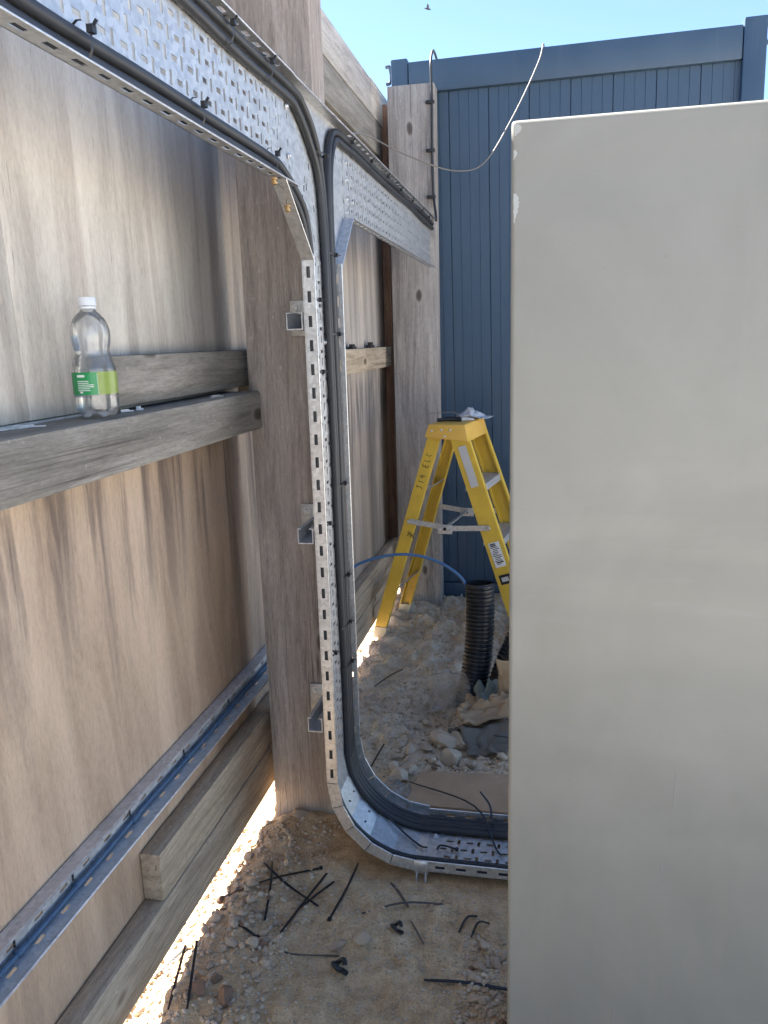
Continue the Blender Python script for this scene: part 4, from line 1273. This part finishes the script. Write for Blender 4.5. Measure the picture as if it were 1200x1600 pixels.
ctie('long thin brown root curving over the soil below the flat stones', [(-.632, 1.519), (-.57, 1.499), (-.46, 1.522)], 'tie_dusty', w=.003, t=.002, lift=.001, name='root', group=None)['category'] = 'root'
ctie('black tie lying in the tray bend with its tail turned up', [(-.49, 2.045, .075), (-.40, 1.985, .03), (-.339, 1.939, .018), (-.315, 1.934, .016)], absz=True, group='cable ties dropped in the tray')
ctie('long black tie leaning over the far tray lip down to the tray floor', [(-.42, 2.252, .02), (-.20, 2.10, .052), (-.125, 1.955, .016), (-.10, 1.941, .014)], w=.0055, group='cable ties dropped in the tray')
ctie('curled black tie tail standing on the far tray lip near the cabinet', [(-.185, 2.125, .085), (-.155, 2.10, .06), (-.145, 2.05, .045), (-.142, 2.04, .03)], group='cable ties dropped in the tray')
ctie('short thick black tie stub lying in the tray near its joint', [(-.288, 1.932, .014), (-.28, 1.941, .022), (-.26, 1.943, .020), (-.237, 1.941, .016)], w=.006, head=1, group='cable ties dropped in the tray')
ctie('black tie standing up from the soil behind the tray bend', [(-.569, 2.327), (-.551, 2.48)], lift=.012)
ctie('black tie on the grey spoil in front of the ladder', [(-.691, 2.966), (-.597, 3.143)], lift=.006)
ctie('short black strip on the board behind the tray, by the cabinet', [(-.17, 2.50, .07), (-.10, 2.49, .07)], absz=True)
def grommet(x, y, label, s=1.):
    z = g(x, y)
    P = [(x + .014 * s * math.cos(a), y + .012 * s * math.sin(a), z + .010 + .006 * math.sin(a * 2)) for a in np.linspace(0, 5.4, 14)]
    P += [(x + .022 * s, y - .018 * s, z + .006)]
    tag(MB().tube(smooth_path(P, 3), .0058 * s, 8).build('cable_tie', MAT['tie'], None, smooth=60, base=(x, y, z)), label, 'cable tie', 'cable ties dropped on the site')
grommet(-.344, 1.625, 'small black coiled tie end on bare soil right of the flat stones', .8)
grommet(-.45, 1.481, 'larger black coiled tie end on bare soil below the flat stones')
# scraps on the rail
for (x, y, sx, sy, sz, rz, lab, mt) in ((-.84, 1.12, .075, .012, .003, 1.2, 'long flat metal offcut lying on the rail at the left edge', 'alu'), (-.832, 1.15, .05, .008, .004, .5, 'second metal offcut crossing the long one on the rail', 'alu'),
                                        (-.80, 1.455, .012, .010, .008, .3, 'small white plastic plug on the rail right of the bottle', 'cap_white'), (-.785, 1.80, .05, .008, .006, 1.45, 'white metal strip on the rail near the post', 'alu'), (-.81, 1.42, .03, .006, .005, 1.2, 'little screw on the rail beside the white plug', 'strut'),
                                        (-.845, 3.42, .06, .02, .02, 1.5, 'dark clip left on the far rail, nearer the tray', 'rubber'), (-.845, 3.78, .06, .022, .026, 1.5, 'dark clip left on the far rail, nearer the far post', 'rubber')):
    zt = 1.2785 if y < 2.1 else 1.3685
    m = MB().box(-sx / 2, sx / 2, -sy / 2, sy / 2, 0, sz * .5).box(-sx / 2, sx * .15, -sy / 2, sy * .2, sz * .5, sz)
    o = m.build('offcut', MAT[mt], None, local=True)
    o.location = (x, y, zt); o.rotation_euler = (0, 0, rz)
    tag(o, lab, 'scrap')

m = MB()
rr = random.Random(8)
for k in range(150):
    upper = rr.random() < .6
    yy = rr.uniform(1.42, 2.02) if upper else rr.uniform(1.02, 1.38)
    xx, zz = rr.uniform(-.862, -.824), (.3146 if upper else .1976)
    a = rr.uniform(0, 3.1); l = rr.uniform(.0015, .005) * (2 if rr.random() < .1 else 1)
    m.bar((xx, yy, zz + .0006), (xx + l * math.cos(a), yy + l * math.sin(a), zz + .0012), l * .5, .0007)
tag(m.build('sawdust', MAT['foot'], None, base=(-.84, 1.6, .31)), 'pale sawdust flakes sprinkled on the gravel boards', 'sawdust', None, 'stuff')

# ------------------------------------------------------------------ bottle
bx, by, bz = -.797, 1.300, 1.279
bt = empty('plastic_bottle', (bx, by, bz), 'clear plastic drinks bottle with green label standing on the fence rail', 'bottle')
prof = [(.012, .006), (.022, .002), (.030, .004), (.0355, .012), (.0372, .022), (.0372, .040), (.0378, .042), (.0378, .083), (.0372, .086), (.036, .094), (.0335, .102), (.0310, .110), (.0300, .117), (.0308, .124), (.0325, .132), (.0336, .142), (.0334, .152), (.031, .163), (.0265, .173), (.020, .181), (.0142, .186), (.0130, .190), (.0130, .196)]
pp = smooth_path([(r, 0, z) for r, z in prof], 3)
pts = [(p.x + (.0005 * math.sin(p.z * 1100) if .088 < p.z < .135 else 0), p.z) for p in pp]
m = MB(); m.lathe(pts, (bx, by, bz), 40, True, False)
vv = []
for (x, y, z) in m.v:                      # petal foot
    dx, dy, h = x - bx, y - by, z - bz
    if h < .02:
        a = math.atan2(dy, dx); k = 1 - h / .02
        z += .0035 * k * (1 + math.cos(5 * a)) * (1 if math.hypot(dx, dy) > .012 else 0)
    vv.append((x, y, z))
m.v = vv
m.build('body', MAT['pet'], bt, smooth=60)
m = MB()
m.lathe([(.0118, .190), (.0148, .1905), (.0148, .194), (.0140, .1945)], (bx, by, bz), 32, True, True)
capm = MB().lathe([(.0152 + (.0004 if False else 0), .1955), (.0152, .208), (.0145, .2098), (.0125, .2102)], (bx, by, bz), 60)
capm.v = [(bx + (x - bx) * (1 + (.018 if i % 2 else 0)), by + (y - by) * (1 + (.018 if i % 2 else 0)), z) for i, (x, y, z) in enumerate(capm.v)]
capm.build('cap', MAT['cap_white'], bt, smooth=30)
m.build('neck_ring', MAT['cap_white'], bt, smooth=30)
va = math.atan2(-by, -bx)                  # towards the viewer side
def sector(a0, a1, r, z0, z1, n=24):
    mm = MB(); vs = []
    for i in range(n + 1):
        a = a0 + (a1 - a0) * i / n
        vs += [(bx + r * math.cos(a), by + r * math.sin(a), bz + z0), (bx + r * math.cos(a), by + r * math.sin(a), bz + z1)]
    return mm.add(vs, [(2 * i, 2 * i + 2, 2 * i + 3, 2 * i + 1) for i in range(n)])
lb = sector(va - 2.2, va + .12, .0384, .043, .082).build('label', MAT['label_green'], bt, smooth=60)
sector(va + .12, va + 1.9, .0384, .043, .082).build('label', MAT['label_lime'], bt, smooth=60)
rr = random.Random(2)
pr = MB()
def strip(a0, a1, z0, z1):
    s_ = sector(a0, a1, .0386, z0, z1, 6); pr.add(s_.v, s_.f)
strip(va - .85, va - .45, .0735, .0775)
for i in range(6):
    strip(va - .85, va - .05 - rr.random() * .25, .066 - i * .0032, .0672 - i * .0032)
strip(va - .75, va - .6, .046, .049)
for i in range(8): strip(va + .09, va + .12, .045 + i * .0045, .047 + i * .0045)
pr.build('label_print', MAT['white'], lb, smooth=60)

# ------------------------------------------------------------------ bird
bd = Vector((-3.594, 25, 10.645))
m = MB()
m.tube([bd + Vector(p) for p in ((-.09, 0, .02), (-.06, 0, .02), (0, 0, 0), (.06, 0, -.02), (.10, 0, -.035))], .02, 8, True, [.008, .018, .026, .018, .006])
m.add([bd + Vector(p) for p in ((-.03, 0, .01), (.04, 0, -.01), (.05, -.06, .07), (.02, -.12, .10), (-.01, -.07, .06))], [(0, 1, 2, 3, 4)])
m.add([bd + Vector(p) for p in ((-.03, 0, .01), (.04, 0, -.01), (.06, .06, .06), (.05, .13, .05), (.0, .07, .05))], [(0, 1, 2, 3, 4)])
tag(m.build('bird', MAT['bird'], None, base=tuple(bd)), 'small dark bird flying in the blue sky above the cabin', 'bird')
